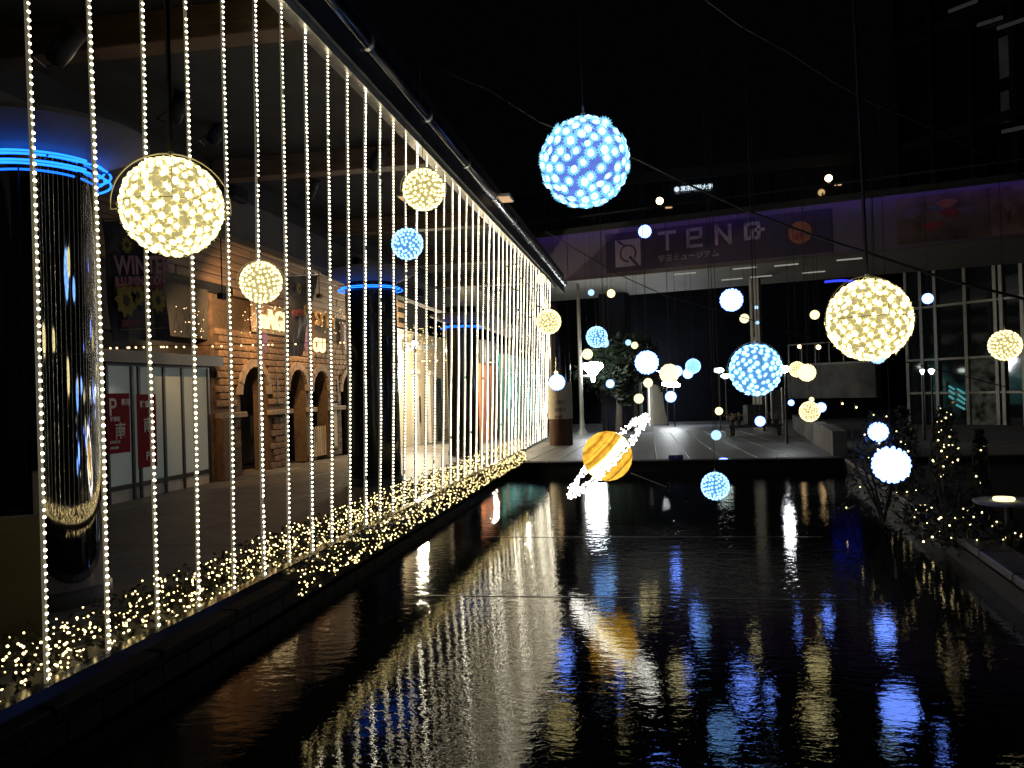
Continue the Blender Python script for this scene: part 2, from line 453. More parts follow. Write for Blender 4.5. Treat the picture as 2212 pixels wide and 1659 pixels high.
# pool walls and copings
pw = MB()
pw.box((-3.60, -6, -.9), (-3.25, FARY, .16))
pw = pw.build('pool_wall', 'poolwall', label='dark tiled pool wall under the light curtain', cat='wall')
cm = MB(); cm.bbox((-.19, -.49, -.07), (.19, .49, 0), .012); cm = cm.mesh('coping_stone', 'coping')
for j in range(23):
    o = link('coping_stone', cm, pw); o.location = (-3.40, -3.5 + j, .262)
tl = MB(); tl.bbox((-.008, -.148, -.066), (.012, .148, .066), .004); tl = tl.mesh('wall_tile', 'poolwall')
for j in range(64):
    o = link('wall_tile', tl, pw); o.location = (-3.25, -.9 + j * .305, .085)
pf = MB(); pf.box((-3.25, FARY - .02, -.9), (PR(FARY) + .3, FARY + .0, .18))
pf = pf.build('pool_end_wall', 'poolwall', label='dark pool end wall before the paved plaza', cat='wall')
cm2 = MB(); cm2.bbox((-.495, -.2, -.06), (.495, .2, 0), .012); cm2 = cm2.mesh('coping_stone', 'coping')
for i in range(8):
    o = link('coping_stone', cm2, pf); o.location = (-2.8 + i, FARY + .12, .262)
d = Vector((PR(FARY) - PR(-6), FARY + 6, 0)).normalized(); nrm = Vector((d.y, -d.x, 0))
pr = MB()
a, b = Vector((PR(-6), -6, 0)), Vector((PR(FARY), FARY, 0))
q = [a, b, b + nrm * .4, a + nrm * .4]
pr.add([(*p.xy, -.9) for p in q] + [(*p.xy, .17) for p in q], [(0, 1, 5, 4), (1, 2, 6, 5), (2, 3, 7, 6), (3, 0, 4, 7), (4, 5, 6, 7)])
pr = pr.build('pool_side_wall', 'poolwall', label='dark pool wall with pale worn coping on the right bank', cat='wall')
cm3 = MB(); cm3.bbox((-.17, -.49, -.08), (.17, .49, 0), .015); cm3 = cm3.mesh('coping_stone', 'rcoping')
for j in range(23):
    o = link('coping_stone', cm3, pr); p = a + d * (2 + j) + nrm * .17; o.location = (p.x, p.y, .262); o.rotation_euler.z = -math.atan2(d.x, d.y)
rb = MB(); rb.add([(PR(-6) + .41, -6, .12), (40, -6, .12), (40, FARY - .03, .12), (PR(FARY) + .41, FARY - .03, .12)], [(0, 1, 2, 3)]); rb.build('right_bank', 'poolwall', kind='structure')
# two thin weir rails crossing the pool
for Yw, lb in ((7.55, 'thin weir rail across the dark pool, nearer the camera'), (10.6, 'thin weir rail across the pool below the ringed planet')):
    t = MB(); t.bbox((-2.2, Yw - .008, -.02), (PR(Yw) - 1.2, Yw + .008, .004), .002)
    t.build('weir_rail', 'dark', label=lb, cat='rail', group='weir rails across the pool')

# ================================================================== canopy over the walkway
RX = -2.5
cn = empty('walkway_canopy', (-5, 10, 4.7), 'dark canopy roof with glossy edge tube above the light curtain', 'canopy')
def rel(o, par):
    o.parent = par; o.matrix_parent_inverse = Matrix.Translation(-Vector(par.location)); return o
def sub(mb, name, mats, par, smooth=False, **kw):
    return rel(mb.build(name, mats, None, smooth, **kw), par)
YA, YB = 0.0, 24.5
sub(MB().box((-2.62, YA, 4.74), (-2.40, YB, 5.02)).box((-2.75, YA, 5.0), (-2.40, YB, 5.3)), 'fascia', 'dark', cn)
sub(MB().tube([(-2.38, YA, 5.02), (-2.38, YB, 5.02)], .075, 12), 'edge_tube', 'gutter', cn, True)
sub(MB().box((-5.6, YA, 5.05), (-2.76, YB, 5.25)), 'ceiling', 'ceil', cn)
sub(MB().box((-9.2, YA, 5.5), (-5.85, YB + 18, 5.7)), 'rear_ceiling', 'ceil', cn)
sub(MB().box((-5.85, YA, 4.16), (-5.6, YB + 18, 4.70)), 'long_beam', 'beam', cn)
sub(MB().box((-5.84, YA, 4.70), (-5.62, YB, 5.5)), 'upper_beam', 'ceil', cn)
cb = MB().bbox((-5.58, -.12, 4.78), (-2.66, .12, 5.05), .01).mesh('cross_beam', 'plank')
for y in (2.2, 6.2, 10.2, 14.2, 18.2, 22.2): rel(link('cross_beam', cb), cn).location = (0, y, 0)
sub(MB().box((-2.56, 1.5, 4.675), (-2.44, 22.6, 4.735)), 'curtain_rail', 'alu', cn)
tj = MB().tube([(-2.38, -.03, 5.02), (-2.38, .03, 5.02)], .082, 12).mesh('tube_joint', 'alu')
for y in range(3, 24, 2): rel(link('tube_joint', tj), cn).location = (0, y, 0)
# ceiling fittings
def spot_fixture(name, loc, yaw, label, lens='glassd', s=1.0, grp='stage spotlights under the canopy'):
    e = empty(name, loc, label, 'spotlight', grp, (0, math.radians(35), yaw)); e.scale = (.72, .72, .72)
    MB().lathe([(.05, -.22), (.10, -.2), (.115, -.05), (.115, .16), (.13, .18), (.13, .21)], 16).build('body', 'dark', e, True)
    MB().lathe([(.001, .212), (.06, .225), (.112, .214)], 16, closed=False).build('lens', lens, e, True)
    MB().tube([(0, .14, 0), (0, .15, -.1), (-.12, .15, -.28), (-.12, -.15, -.28), (0, -.15, -.1), (0, -.14, 0)], .012, 5).build('yoke', 'dark', e)
    return e
for i, (px, py, X, lb, ln) in enumerate([(140, 100, -4.2, 'dark stage spotlight with pale bluish lens, left of the third string', 'signw'), (385, 232, -4.6, 'black stage spotlight behind the cable of the largest yellow ball', 'glassd'), (470, 285, -4.8, 'black stage spotlight up right of the largest yellow ball', 'glassd'), (672, 408, -4.8, 'black spotlight with silvery lens on the middle of the ceiling', 'alu'), (815, 345, -3.6, 'small white ceiling spotlight above the pale blue ball', 'white'), (868, 528, -4.9, 'black spotlight behind the ice blue ball under the ceiling', 'gold')]):
    p = onX(px, py, X)
    if p.z > 5: p = EYE + (p - EYE) * (2.95 / (p.z - 1.9))
    spot_fixture('stage_spotlight', p, R.uniform(-1.2, .3), lb, ln if ln != 'signw' else 'lett')
for i, (px, py, lb) in enumerate([(226, 287, 'flat black speaker box on the beam, nearest the neon ring'), (512, 418, 'flat black speaker box on the beam right of the largest yellow ball'), (778, 570, 'flat black speaker box on the beam left of the blue ball'), (905, 632, 'small black speaker box on the beam above the second neon ring')]):
    p = onX(px, py, -5.52)
    o = MB().bbox((-.07, -.22, -.1), (.06, .22, .1), .015).build('speaker_box', 'dark', label=lb, cat='speaker', group='speaker boxes on the long beam'); o.location = p
    MB().bbox((.06, -.19, -.08), (.07, .19, .08), .004).build('grille', 'black', o)
for i, (px, py, lb) in enumerate([(1090, 428, 'warm rectangular ceiling lamp beside the canopy edge tube'), (1160 - 280, 427, 'warm rectangular ceiling lamp behind the far yellow ball'), (1180 - 2, 622 + 10, 'small warm lamp at the far canopy end')][:2]):
    p = onX(px, py, -3.1 if i == 0 else -4.4); p = EYE + (p - EYE) * (3.145 / (p.z - 1.9)) if p.z > 2.5 else p
    e = empty('ceiling_lamp', p, lb, 'lamp', 'warm ceiling lamps'); MB().bbox((-.12, -.22, -.02), (.12, .22, .03), .006).build('frame', 'white', e)
    MB().box((-.1, -.2, -.028), (.1, .2, -.021)).build('diffuser', 'panellit', e)

# ================================================================== light curtain
def lin(x, xs_, ys_): return float(np.interp(x, xs_, ys_))
ORD1 = ['first', 'second', 'third', 'fourth', 'fifth', 'sixth', 'seventh', 'eighth', 'ninth', 'tenth', 'eleventh', 'twelfth', 'thirteenth', 'fourteenth', 'fifteenth', 'sixteenth', 'seventeenth', 'eighteenth', 'nineteenth']
TENS = {2: 'twenty', 3: 'thirty', 4: 'forty', 5: 'fifty'}
def ordinal(n):
    if n < 20: return ORD1[n - 1]
    t, u = divmod(n, 10)
    return TENS[t][:-1] + 'ieth' if u == 0 else TENS[t] + '-' + ORD1[u - 1]
def pix(P):
    dd = Vector(P) - EYE; Z = dd.dot(fw); return 1106 + F * dd.dot(rt) / Z, 829.5 - F * dd.dot(up) / Z
LEN = 3.95; NB = 119
def string_meshes(m, r, dead):
    ph = [R.uniform(0, 6.28) for _ in range(4)]; am = [R.uniform(.002, .006) for _ in range(4)]
    def sw(z): return Vector((am[0] * math.sin(z * 1.3 + ph[0]) + am[1] * math.sin(z * 4.1 + ph[1]) * .4, am[2] * math.sin(z * 1.1 + ph[2]) + am[3] * math.sin(z * 3.7 + ph[3]) * .4, z))
    rp_ = MB().tube([sw(z) for z in np.linspace(0, LEN, 26)], r * 1.04, 6).mesh('rope', 'rope')
    b = MB()
    for k in range(NB):
        if k in dead: continue
        p = sw(.02 + k * .0333 + R.uniform(-.0025, .0025)); q = R.uniform(.88, 1.1)
        b.ico((p.x + .006, p.y, p.z), r * q, 1, sc=(1, 1, .8))
    return rp_, b.mesh('bulbs', m)
SM = {}
for cl in range(4):
    for br_ in (0, 1):
        for v_ in range(3 if cl < 3 else 2):
            SM[cl, br_, v_] = string_meshes('bulbB' if br_ else 'bulbA', (.0095, .0105, .0125, .0155)[cl] * (1.12 if br_ else 1), {R.randrange(NB) for _ in range(R.choice((0, 1, 2)))})  # bulbs of the far strings enlarged to imitate glare
bright = {5, 7, 10, 14, 19, 24, 25, 26, 30, 31, 35, 38, 39, 40, 42, 43, 44}
for k in range(44):
    Yb = 3.08 + .39 * k
    xb, yb = pix((RX, Yb, .75))
    m = lin(xb, [75, 300, 555, 660, 815, 1010, 1117, 1185], [.0325, .029, .017, .015, 0, -.010, -.015, -.024])
    P = onX(xb - m * 400, yb - 400, RX)
    slope = (P.y - Yb) / (P.z - .75)
    e = empty('light_string', (RX, Yb, .745), f'{"bright " if k in bright else ""}warm white rope light, {ordinal(k + 1)} from the left in the curtain', 'light string', 'light strings of the curtain', (-math.atan(slope) if abs(slope) > .001 else 0, 0, R.uniform(-.3, .3)))
    e.rotation_mode = 'ZYX'
    e.scale.z = math.hypot(1, slope)
    cl = 0 if k < 8 else 1 if k < 18 else 2 if k < 28 else 3
    rm_, bm2 = SM[cl, int(k in bright), k % (3 if cl < 3 else 2)]
    link('rope', rm_, e); link('bulbs', bm2, e, kind='stuff')
    MB().tube([(0, 0, LEN), (0, 0, LEN + .02)], .013, 6).build('clip', 'alu', e)

# planter trough with the lower rail
pt = empty('planter_trough', (-2.65, 10, .7), 'long narrow metal trough edging the pool beneath the strings', 'planter')
sub(MB().box((-2.545, 1.0, .69), (-2.47, 20.2, .742)), 'front_rail', 'gutter', pt)
sub(MB().box((-3.0, 1.0, .655), (-2.546, 20.2, .68)), 'trough_floor', 'dark', pt)
sub(MB().box((-3.03, 1.0, .655), (-3.005, 20.2, .72)), 'back_rail', 'dark', pt)
pm = MB().tube([(.2, 0, .652), (-.06, 0, .645), (-.5, 0, .27)], .014, 6).mesh('bracket', 'black')
for y in np.arange(1.5, 20, 2.6): rel(link('bracket', pm), pt).location = (-2.86, y, 0)
def leafq(b, c, s, mi=0):
    a = Vector((R.gauss(0, 1), R.gauss(0, 1), R.gauss(0, 1))).normalized(); n = a.orthogonal().normalized() * .45
    c = Vector(c); b.add([c - a * s, c + n * s, c + a * s, c - n * s], [(0, 1, 2, 3)], mi)
def garland(label, y0, y1, x0, x1, z0, z1, n, nl, taper=None):
    e = empty('fairy_light_garland', ((x0 + x1) / 2, (y0 + y1) / 2, z0), label, 'fairy lights', 'fairy light garlands along the pool')
    b, l, wr = MB(), MB(), MB()
    for _ in range(n):
        y = y0 + (y1 - y0) * R.random(); u = R.random(); x = x0 + (x1 - x0) * u
        b.ico((x, y, z0 + (z1 - z0) * R.random() ** 1.0), R.uniform(.0040, .0072) * (1 + .025 * max(0, y - 5)), 1)
    for _ in range(nl):
        y = R.uniform(y0, y1); leafq(l, (R.uniform(x0, x1), y, R.uniform(z0 - .02, z1)), R.uniform(.012, .03))
    for _ in range(5):
        pts = [(R.uniform(x0, x1), y, R.uniform(z0, z1)) for y in np.arange(y0, y1, .12)]
        wr.tube(pts, .002, 3)
    rel(b.build('bulbs', 'fairy', kind='stuff'), e); rel(l.build('leaves', 'turf', kind='stuff'), e); rel(wr.build('wire', 'black'), e)
garland('fairy light garland lying in the trough behind the strings', 1.9, 17.5, -2.99, -2.56, .67, .85, 3000, 6500)
garland('fairy light garland hung on the pool side of the far trough', 5.4, 16.0, -2.47, -2.40, .52, .73, 900, 1800)

# ================================================================== mirror columns with neon rings
def column(c, rad, ringz, cladding, label, ringn, radring, twisted=False):
    e = empty('mirror_column', c, label, 'column', 'round columns under the canopy')
    c = Vector(c)
    h = 4.2 - c.z
    MB().lathe([(rad, 0), (rad, h)], 96).build('shaft', cladding, e, True)
    MB().lathe([(rad + .03, 0), (rad + .03, .12), (rad + .002, .14)], 48).build('base_collar', 'dark', e, True)
    zr = ringz - c.z
    MB().lathe([(rad + .004, zr + .06), (rad + .42, zr + .26), (rad + .42, zr + .30), (rad, zr + .30)], 48, closed=False).build('glow_cone', 'beam', e)  # flared cone added above the ring to catch the neon's blue glow
    for i in range(ringn):
        rr = radring + (.0 if i % 2 else .05); z = zr - .07 + (.075 * (i // 2) + (.038 if i % 2 else 0))
        a0 = R.uniform(0, .05)
        MB().tube([(rr * math.cos(t), rr * math.sin(t), z) for t in np.linspace(a0, a0 + 6.12, 64)], .0095, 6).build('neon_tube', 'neon', e, True)
    for a_ in (-1.15, .9, 2.9): MB().bbox((-.004, -.006, .15), (.0025, .006, h - .35), .001).build('seam', 'black', e).matrix_local = Matrix.Rotation(a_, 4, 'Z') @ Matrix.Translation((rad, 0, 0))
    MB().lathe([(rad + .002, 2.05), (rad + .002, 2.058)], 64, closed=False).build('joint', 'black', e)
    for t in np.linspace(.3, 6.4, 8)[:-1]:
        MB().tube([(rad * math.cos(t), rad * math.sin(t), zr + .0), ((radring + .09) * math.cos(t), (radring + .09) * math.sin(t), zr + .0)], .008, 4).build('bracket', 'dark', e)
    return e
c1 = column((-5.05, 6.24, ZW), .47, 3.86, 'chrome', 'chrome mirror column with large blue neon ring, nearest the camera', 4, .52)
c2 = column((-5.05, 14.75, ZW), .47, 3.90, 'darkcol', 'mirror column blackened for dark reflections, with blue neon ring beside the castle front', 2, .54)
c3 = column((-5.0, 22.0, gz(22)), .42, 3.70, 'darkcol', 'mirror column blackened for dark reflections, with small blue neon ring, before the orange shop', 2, .5)
MB().lathe([(.14, 0), (.17, 0), (.17, .01), (.14, .01)], 24).build('round_emblem', 'frame', c2).matrix_local = Matrix.Translation((.40, -.29, 2.85)) @ Matrix.Rotation(math.radians(-55), 4, 'Z') @ Matrix.Rotation(math.radians(90), 4, 'Y')
# grey sheet panel in front of the near column
e = empty('standing_notice', onZ(60, 1480, ZW), 'khaki grey standing panel low at the foot of the chrome column', 'panel', rot=(0, 0, .5))
MB().bbox((-.62, -.03, .05), (.10, .03, 1.0), .01).build('sheet', 'greybox', e)
for x in (-.55, .03): MB().bbox((x - .03, -.12, 0), (x + .03, .12, .05), .008).build('foot', 'dark', e)

# ================================================================== building front on the left
def FYp(x, y=840): return onX(x, y, FX).y
def FZp(x, y): return onX(x, y, FX).z
fb = empty('arcade_building', (FX, 12, ZW), 'arcade building with dark walls and wood planks behind the curtain', 'building')
Y0, Y1 = FYp(465), FYp(772)       # castle span
YS0 = FYp(228)                    # shop span start
sub(MB().box((FX - .5, -3, ZW - .1), (FX - .3, Y0 - .05, 5.5)), 'wall', 'ceil', fb)
pk = MB().bbox((-.03, -1.48, -.085), (.0, 1.48, .085), .008).mesh('plank', 'plank')
for j in range(7):
    for i in range(6):
        Y = Y0 - 3.4 + i * 2.99 + (j % 2) * .8
        if 3.72 + j * .185 < 3.9 and Y < Y0: continue
        rel(link('plank', pk), fb).location = (FX - .12 + R.uniform(-.004, .004), Y, 4.2 + j * .185)
sub(MB().box((FX - .5, Y0 - 5, 4.1), (FX - .16, Y1 + 9, 5.5)), 'plank_backing', 'frame', fb)
sub(MB().box((FX - .35, YS0 - 4, 3.1), (FX - .05, Y0 - .1, 4.1)), 'shop_fascia', 'ceil', fb)
sub(MB().box((FX - .30, YS0 - 4, 2.55), (FX + .25, Y0 - .1, 2.75)), 'shop_canopy', 'dark', fb)
# shop front of frosted panes
sf = empty('glass_shop_front', (FX, YS0, ZW), 'pale frosted glass shop front with red parking posters', 'shop front')
ys = [YS0, FYp(283), FYp(298), FYp(352), FYp(392), FYp(448)]
zt = 2.50
for a_, b_ in zip(ys[:-1], ys[1:]):
    sub(MB().box((FX - .02, a_ + .035, ZW + .28), (FX, b_ - .035, zt)), 'pane', 'frost', sf)
for y in ys: sub(MB().bbox((FX - .05, y - .035, ZW), (FX + .035, y + .035, zt + .04), .006), 'mullion', 'frame', sf)
sub(MB().box((FX - .05, ys[0] + .036, ZW + .2), (FX + .03, ys[-1] - .036, ZW + .279)), 'bottom_rail', 'frame', sf)
sub(MB().box((FX - .05, ys[0] + .036, zt + .001), (FX + .03, ys[-1] - .036, zt + .06)), 'top_rail', 'frame', sf)
sub(MB().box((FX - .05, ys[0] + .036, ZW), (FX + .01, ys[-1] - .036, ZW + .199)), 'plinth', 'white', sf)
def poster(x0, x1, y0, y1, label, dx, body):
    a_, b_ = onX(x0, y1, FX + dx), onX(x1, y1, FX + dx); zt_ = onX(x0, y0, FX + dx).z
    e = empty('poster', a_, label, 'poster', 'red parking posters on the shop glass')
    W_, H_ = b_.y - a_.y, zt_ - a_.z
    MB().box((-.004, 0, 0), (.004, W_, H_)).build('sheet', 'red', e)
    for s_, sz, u, v in body:
        text_mesh('lettering', s_, sz * H_, .002, 'white', (.007, u * W_, v * H_), EY, UP, e, bold=.004)
poster(232, 282, 850, 982, 'red poster with big letter P on the leftmost shop pane', .04, [('P', .42, .08, .63), ('専用', .13, .62, .80), ('駐車場', .085, .14, .54), ('南', .30, .32, .26), ('ありがとう', .055, .10, .17), ('8:00-23:00', .05, .12, .08)])
poster(299, 340, 852, 1012, 'red poster behind the fourth string with small letter P at its foot', .04, [('P', .16, .4, .1), ('駐車場', .11, .14, .82), ('南', .22, .3, .5)])
# far-left dark shop front
MB().box((FX - .3, -3, ZW), (FX - .2, YS0 - .1, 2.5)).build('dark_shutter', 'dark', label='dark shuttered wall behind the chrome column', cat='shutter')

# ---- castle
ca = empty('castle', (FX, (Y0 + Y1) / 2, ZW), 'warm lit brick castle front with stone arches', 'castle facade')
ZT = 4.05
arches = []
for xa, xb, ytop in ((520, 577, 792), (622, 661, 798), (674, 709, 801), (737, 766, 806)):
    ya, yb = FYp(xa), FYp(xb); arches.append(((ya + yb) / 2, (yb - ya) / 2, FZp((xa + xb) / 2, ytop)))
def arch_top(Y):
    for c, r, zt_ in arches:
        if abs(Y - c) < r: return zt_ - r + math.sqrt(r * r - (Y - c) ** 2)
    return None
bw = MB(); edges = [Y0, Y1]
for c, r, _ in arches: edges += list(np.linspace(c - r, c + r, 17))
edges = sorted(e_ for e_ in edges if Y0 <= e_ <= Y1)
for a_, b_ in zip(edges[:-1], edges[1:]):
    if b_ - a_ < 1e-5: continue
    m_ = (a_ + b_) / 2; t_ = arch_top(m_)
    if t_ is None: bw.box((FX - .35, a_, ZW), (FX - .02, b_, ZT))
    else:
        ta = arch_top(a_ + 1e-4) or t_; tb = arch_top(b_ - 1e-4) or t_
        bw.add([(FX - .35, a_, ta), (FX - .02, a_, ta), (FX - .02, b_, tb), (FX - .35, b_, tb), (FX - .35, a_, ZT), (FX - .02, a_, ZT), (FX - .02, b_, ZT), (FX - .35, b_, ZT)],
               [(0, 1, 2, 3), (1, 5, 6, 2), (4, 7, 6, 5), (0, 3, 7, 4)])
sub(bw, 'wall', 'mortar', ca)
LEDGE = FZp(600, 890)
BRK = {}
def brick(L, m_):
    k = (round(L, 2), m_)
    if k not in BRK: BRK[k] = MB().bbox((-.03, -L / 2, -.066), (.02, L / 2, .066), .012).mesh('brick', m_)
    return BRK[k]
nb = 0; more = MB()
row = 0; z = ZW + .08
while z < 3.35:
    Y = Y0 + (.16 if row % 2 else 0) + .02
    while Y < Y1 - .05:
        L = R.choice((.30, .30, .36, .24))
        c = Y + L / 2
        ok = True
        for ac, ar, at_ in arches:
            if abs(c - ac) < ar + L / 2 + .04 and z < at_ - ar + .05: ok = False
            elif z >= at_ - ar and math.hypot(max(0, abs(c - ac) - L / 2), z - (at_ - ar)) < ar + .1: ok = False
        if abs(z - LEDGE) < .12: ok = False
        if ok and Y + L < Y1:
            mm = 'brownstone' if z < LEDGE else 'brick'
            if nb < 298:
                o = rel(link('brick', brick(L - .018, mm)), ca); nb += 1
                o.location = (FX + R.uniform(-.004, .010), c, z); o.rotation_euler = (R.uniform(-.012, .012), 0, R.uniform(-.02, .02))
            else: more.box((FX - .03, Y + .009, z - .066), (FX + .02, Y + L - .009, z + .066))
        Y += L
    z += .148; row += 1
if more.v: sub(more, 'upper_bricks', 'brick', ca, kind='stuff')
ins = empty('x', (0, 0, 0), None, None); bpy.data.objects.remove(ins)
for c, r, zt_ in arches:
    # voussoir ring, one stone each
    n_ = 9
    for k in range(n_):
        t0, t1 = math.pi * k / n_ + .012, math.pi * (k + 1) / n_ - .012
        poly = [(r * math.cos(t0), r * math.sin(t0)), ((r + .17) * math.cos(t0), (r + .17) * math.sin(t0)), ((r + .17) * math.cos(t1), (r + .17) * math.sin(t1)), (r * math.cos(t1), r * math.sin(t1))]
        sub(MB().prism(poly, (FX - .02, c, zt_ - r), EY, UP, EX, .075 + R.uniform(0, .01)), 'arch_stone', 'trim', ca)
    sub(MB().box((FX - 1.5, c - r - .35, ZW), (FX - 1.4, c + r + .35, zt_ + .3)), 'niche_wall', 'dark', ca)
lastY = Y0
for c, r, zt_ in arches + [(Y1 + 1, 1, 0)]:
    a_, b_ = lastY, min(Y1, c - r)
    if b_ - a_ > .1: sub(MB().bbox((FX - .02, a_ - .03, LEDGE - .06), (FX + .13, b_ + .03, LEDGE + .06), .015), 'ledge', 'trim', ca)
    lastY = c + r
sub(MB().bbox((FX - .02, Y0 - .02, ZW), (FX + .16, Y0 + .38, LEDGE - .062), .02), 'corner_pier', 'brownstone', ca)
sub(MB().box((FX - .38, Y0 - .12, ZW), (FX - .02, Y0 - .001, ZT)), 'side_return', 'brownstone', ca)
# slit windows
for px, py in ((675, 945), (813, 945)):
    p = onX(px * .0 + (596 if px < 700 else 742 - 8), 940, FX)
for px, py0, py1 in ((673, 913, 962), (819, 915, 960)):
    pass
for xx, yy0, yy1 in ((674 / 1, 0, 0),):
    pass
def fpt(px, py, dx=0.0): return onX(px, py, FX + dx)
for px in (597, 728):
    p = fpt(px, 845); sub(MB().box((FX + .02, p.y - .03, p.z - .3), (FX + .035, p.y + .03, p.z + .32)).box((FX + .02, p.y + .03, p.z - .3), (FX + .035, p.y + .14, p.z - .25)), 'slit_window', 'black', ca)
# top sign board + letters
pz = fpt(590, 693)
sb = empty('castle_sign', (FX + .1, fpt(540, 700).y, pz.z - .3), 'gold lit letters mAGIC above the first castle arch', 'sign')
sby = fpt(538, 700).y
sub(MB().bbox((FX + .04, sby, pz.z - .34), (FX + .09, sby + 2.5, pz.z + .34), .01), 'board', 'trim', sb)
text_mesh_ = text_mesh('letters', 'mAGIC', .62, .05, 'mag', (FX + .13, sby + .12, pz.z - .22), EY, UP, None, bold=.012); rel(text_mesh_, sb)
p2 = fpt(672, 745)
s2 = empty('castle_sign', (FX + .1, p2.y, p2.z), 'glowing gold letters OU over the second arch', 'sign')
rel(text_mesh('letters', 'OU', .5, .05, 'mag', (FX + .12, fpt(668, 745).y, p2.z - .17), EY, UP, None, bold=.014), s2)
p3 = fpt(672, 678)
s3 = empty('castle_sign', (FX + .1, p3.y, p3.z), 'unlit gold letters STORY high on the castle wall', 'sign')
rel(text_mesh('letters', 'ST RY', .55, .05, 'gold', (FX + .12, fpt(680, 690).y - .25, p3.z - .3), EY, UP, None, bold=.01), s3)
s3['label'] = 'unlit gold letters high on the castle wall beside the black column'
# pennants
for px, lb in ((575, 'violet pennant beside the first castle arch, under the lit sign'), (658, 'violet pennant left of the second castle arch'), (823, 'pale pennant by the fourth castle arch')):
    px_ = {575: 497 + 72, 658: 660, 823: 735}[px]
    p = fpt({575: 572, 658: 659, 823: 745}[px], 730, .05)
    MB().prism([(-.12, .42), (.12, .42), (.12, -.1), (0, -.4), (-.12, -.1)], p, EY, UP, EX, .012).build('pennant', 'shield', label=lb, cat='pennant', group='pennants on the castle')
# things in the arches
c, r, zt_ = arches[1]
e = empty('white_door', (FX - .45, c - .1, ZW), 'white arched door leaf standing in the second castle arch', 'door', rot=(0, 0, .5))
pts = [(-r * .8, 0), (r * .75, 0), (r * .75, 1.25)] + [(r * .75 * math.cos(t) - .02, 1.25 + .6 * math.sin(t)) for t in np.linspace(.2, 2.9, 8)] + [(-r * .8, 1.3)]
MB().prism(pts, (0, 0, 0), EY, UP, EX, .05).build('leaf', 'cream', e)
for zz in (.75, 1.15): MB().bbox((.05, -.02, zz), (.07, .2, zz + .2), .005).build('picture', 'frame', e)
c, r, zt_ = arches[2]
e = empty('picket_gate', (FX - .1, c, ZW), 'white picket gate closing the third castle arch', 'gate')
for k in range(7):
    y = -r * .85 + k * r * 1.7 / 6
    MB().prism([(-.035, 0), (.035, 0), (.035, .72), (0, .8), (-.035, .72)], (0, y, .06), EY, UP, EX, .03).build('picket', 'cream', e)
for zz in (.2, .6): MB().box((-.03, -r * .9, zz), (-.003, r * .9, zz + .06)).build('rail', 'cream', e)
e = empty('cutout_figure', (FX - .55, c - .05, ZW), 'cream and orange cut-out board behind the picket gate', 'cut-out')
MB().prism([(-.3, 0), (.3, 0), (.34, .8), (.2, 1.15), (.1, 1.5), (-.05, 1.7), (-.25, 1.4), (-.3, .8)], (0, 0, 0), EY, UP, EX, .04).build('board', 'cream', e)
MB().prism([(.02, 0), (.3, .05), (.26, .4), (.05, .42)], (.045, 0, 1.15), EY, UP, EX, .02).build('patch', 'orange', e)
e = empty('framed_notice', (FX + .05, fpt(719, 935).y, 0), 'narrow lit notice frame between third and fourth castle arch', 'notice')
zz = fpt(719, 920).z
sub(MB().bbox((FX + .04, fpt(719, 935).y - .17, zz - .62), (FX + .08, fpt(719, 935).y + .17, zz + .62), .01), 'frame', 'frame', e)
sub(MB().box((FX + .081, fpt(719, 935).y - .12, zz - .56), (FX + .086, fpt(719, 935).y + .12, zz + .56)), 'sheet', 'cream', e)
# fairy lights on the castle head
def fairy_patch(label, px0, px1, py0, py1, n, m_, X, rr=.009):
    e = empty('fairy_lights', onX((px0 + px1) / 2, (py0 + py1) / 2, X), label, 'fairy lights', 'fairy lights on the building front')
    b = MB()
    for _ in range(n): b.ico(onX(R.uniform(px0, px1), R.uniform(py0, py1), X), R.uniform(.6, 1.2) * rr, 1)
    rel(b.build('bulbs', m_, kind='stuff'), e)
    wr = MB()
    for _ in range(3): wr.tube([onX(x, R.uniform(py0, py1), X - .01) for x in np.linspace(px0, px1, 14)], .0025, 3)
    rel(wr.build('wire', 'black'), e)
fairy_patch('sparse warm fairy lights around the lit castle sign', 520, 625, 655, 722, 62, 'fairydim', FX + .2)
fairy_patch('sparse warm fairy lights on the castle wall by the black column', 680, 765, 665, 725, 34, 'fairydim', FX + .2)
fairy_patch('sparse fairy lights on the dark wall over the shop canopy', 375, 440, 660, 735, 22, 'fairydim', FX + .25)
fairy_patch('cluster of fairy lights round the bright cream shop sign', 880, 968, 700, 770, 70, 'fairy', FX + .2, .013)
# string light wire from building to column
wp = [onX(x, y, X) for x, y, X in ((218, 750, FX + .3), (330, 747, -8.2), (420, 747, -7.6), (520, 744, -7.0), (640, 741, -6.4), (765, 737, -5.7))]
e = empty('string_light', wp[0], 'sagging wire of warm bulbs between the shop canopy and black column', 'string light')
sub(MB().tube(wp, .006, 4), 'wire', 'black', e)
b = MB()
for i in range(len(wp) - 1):
    for _ in range(9):
        if R.random() < .62:
            p = wp[i].lerp(wp[i + 1], R.random()); b.ico((p.x, p.y, p.z - .02), .017, 1)
sub(b, 'bulbs', 'fairydim', e, kind='stuff')
wp = [onX(x, y, FX + .6) for x, y in ((880, 782), (920, 781), (965, 778))]
e = empty('string_light', wp[0], 'short wire of warm bulbs under the cream shop sign', 'string light')
sub(MB().tube(wp, .006, 4), 'wire', 'black', e)
b = MB()
for _ in range(14): p = wp[0].lerp(wp[2], R.random()); b.ico((p.x, p.y, p.z), .022, 1)
sub(b, 'bulbs', 'fairy', e, kind='stuff')
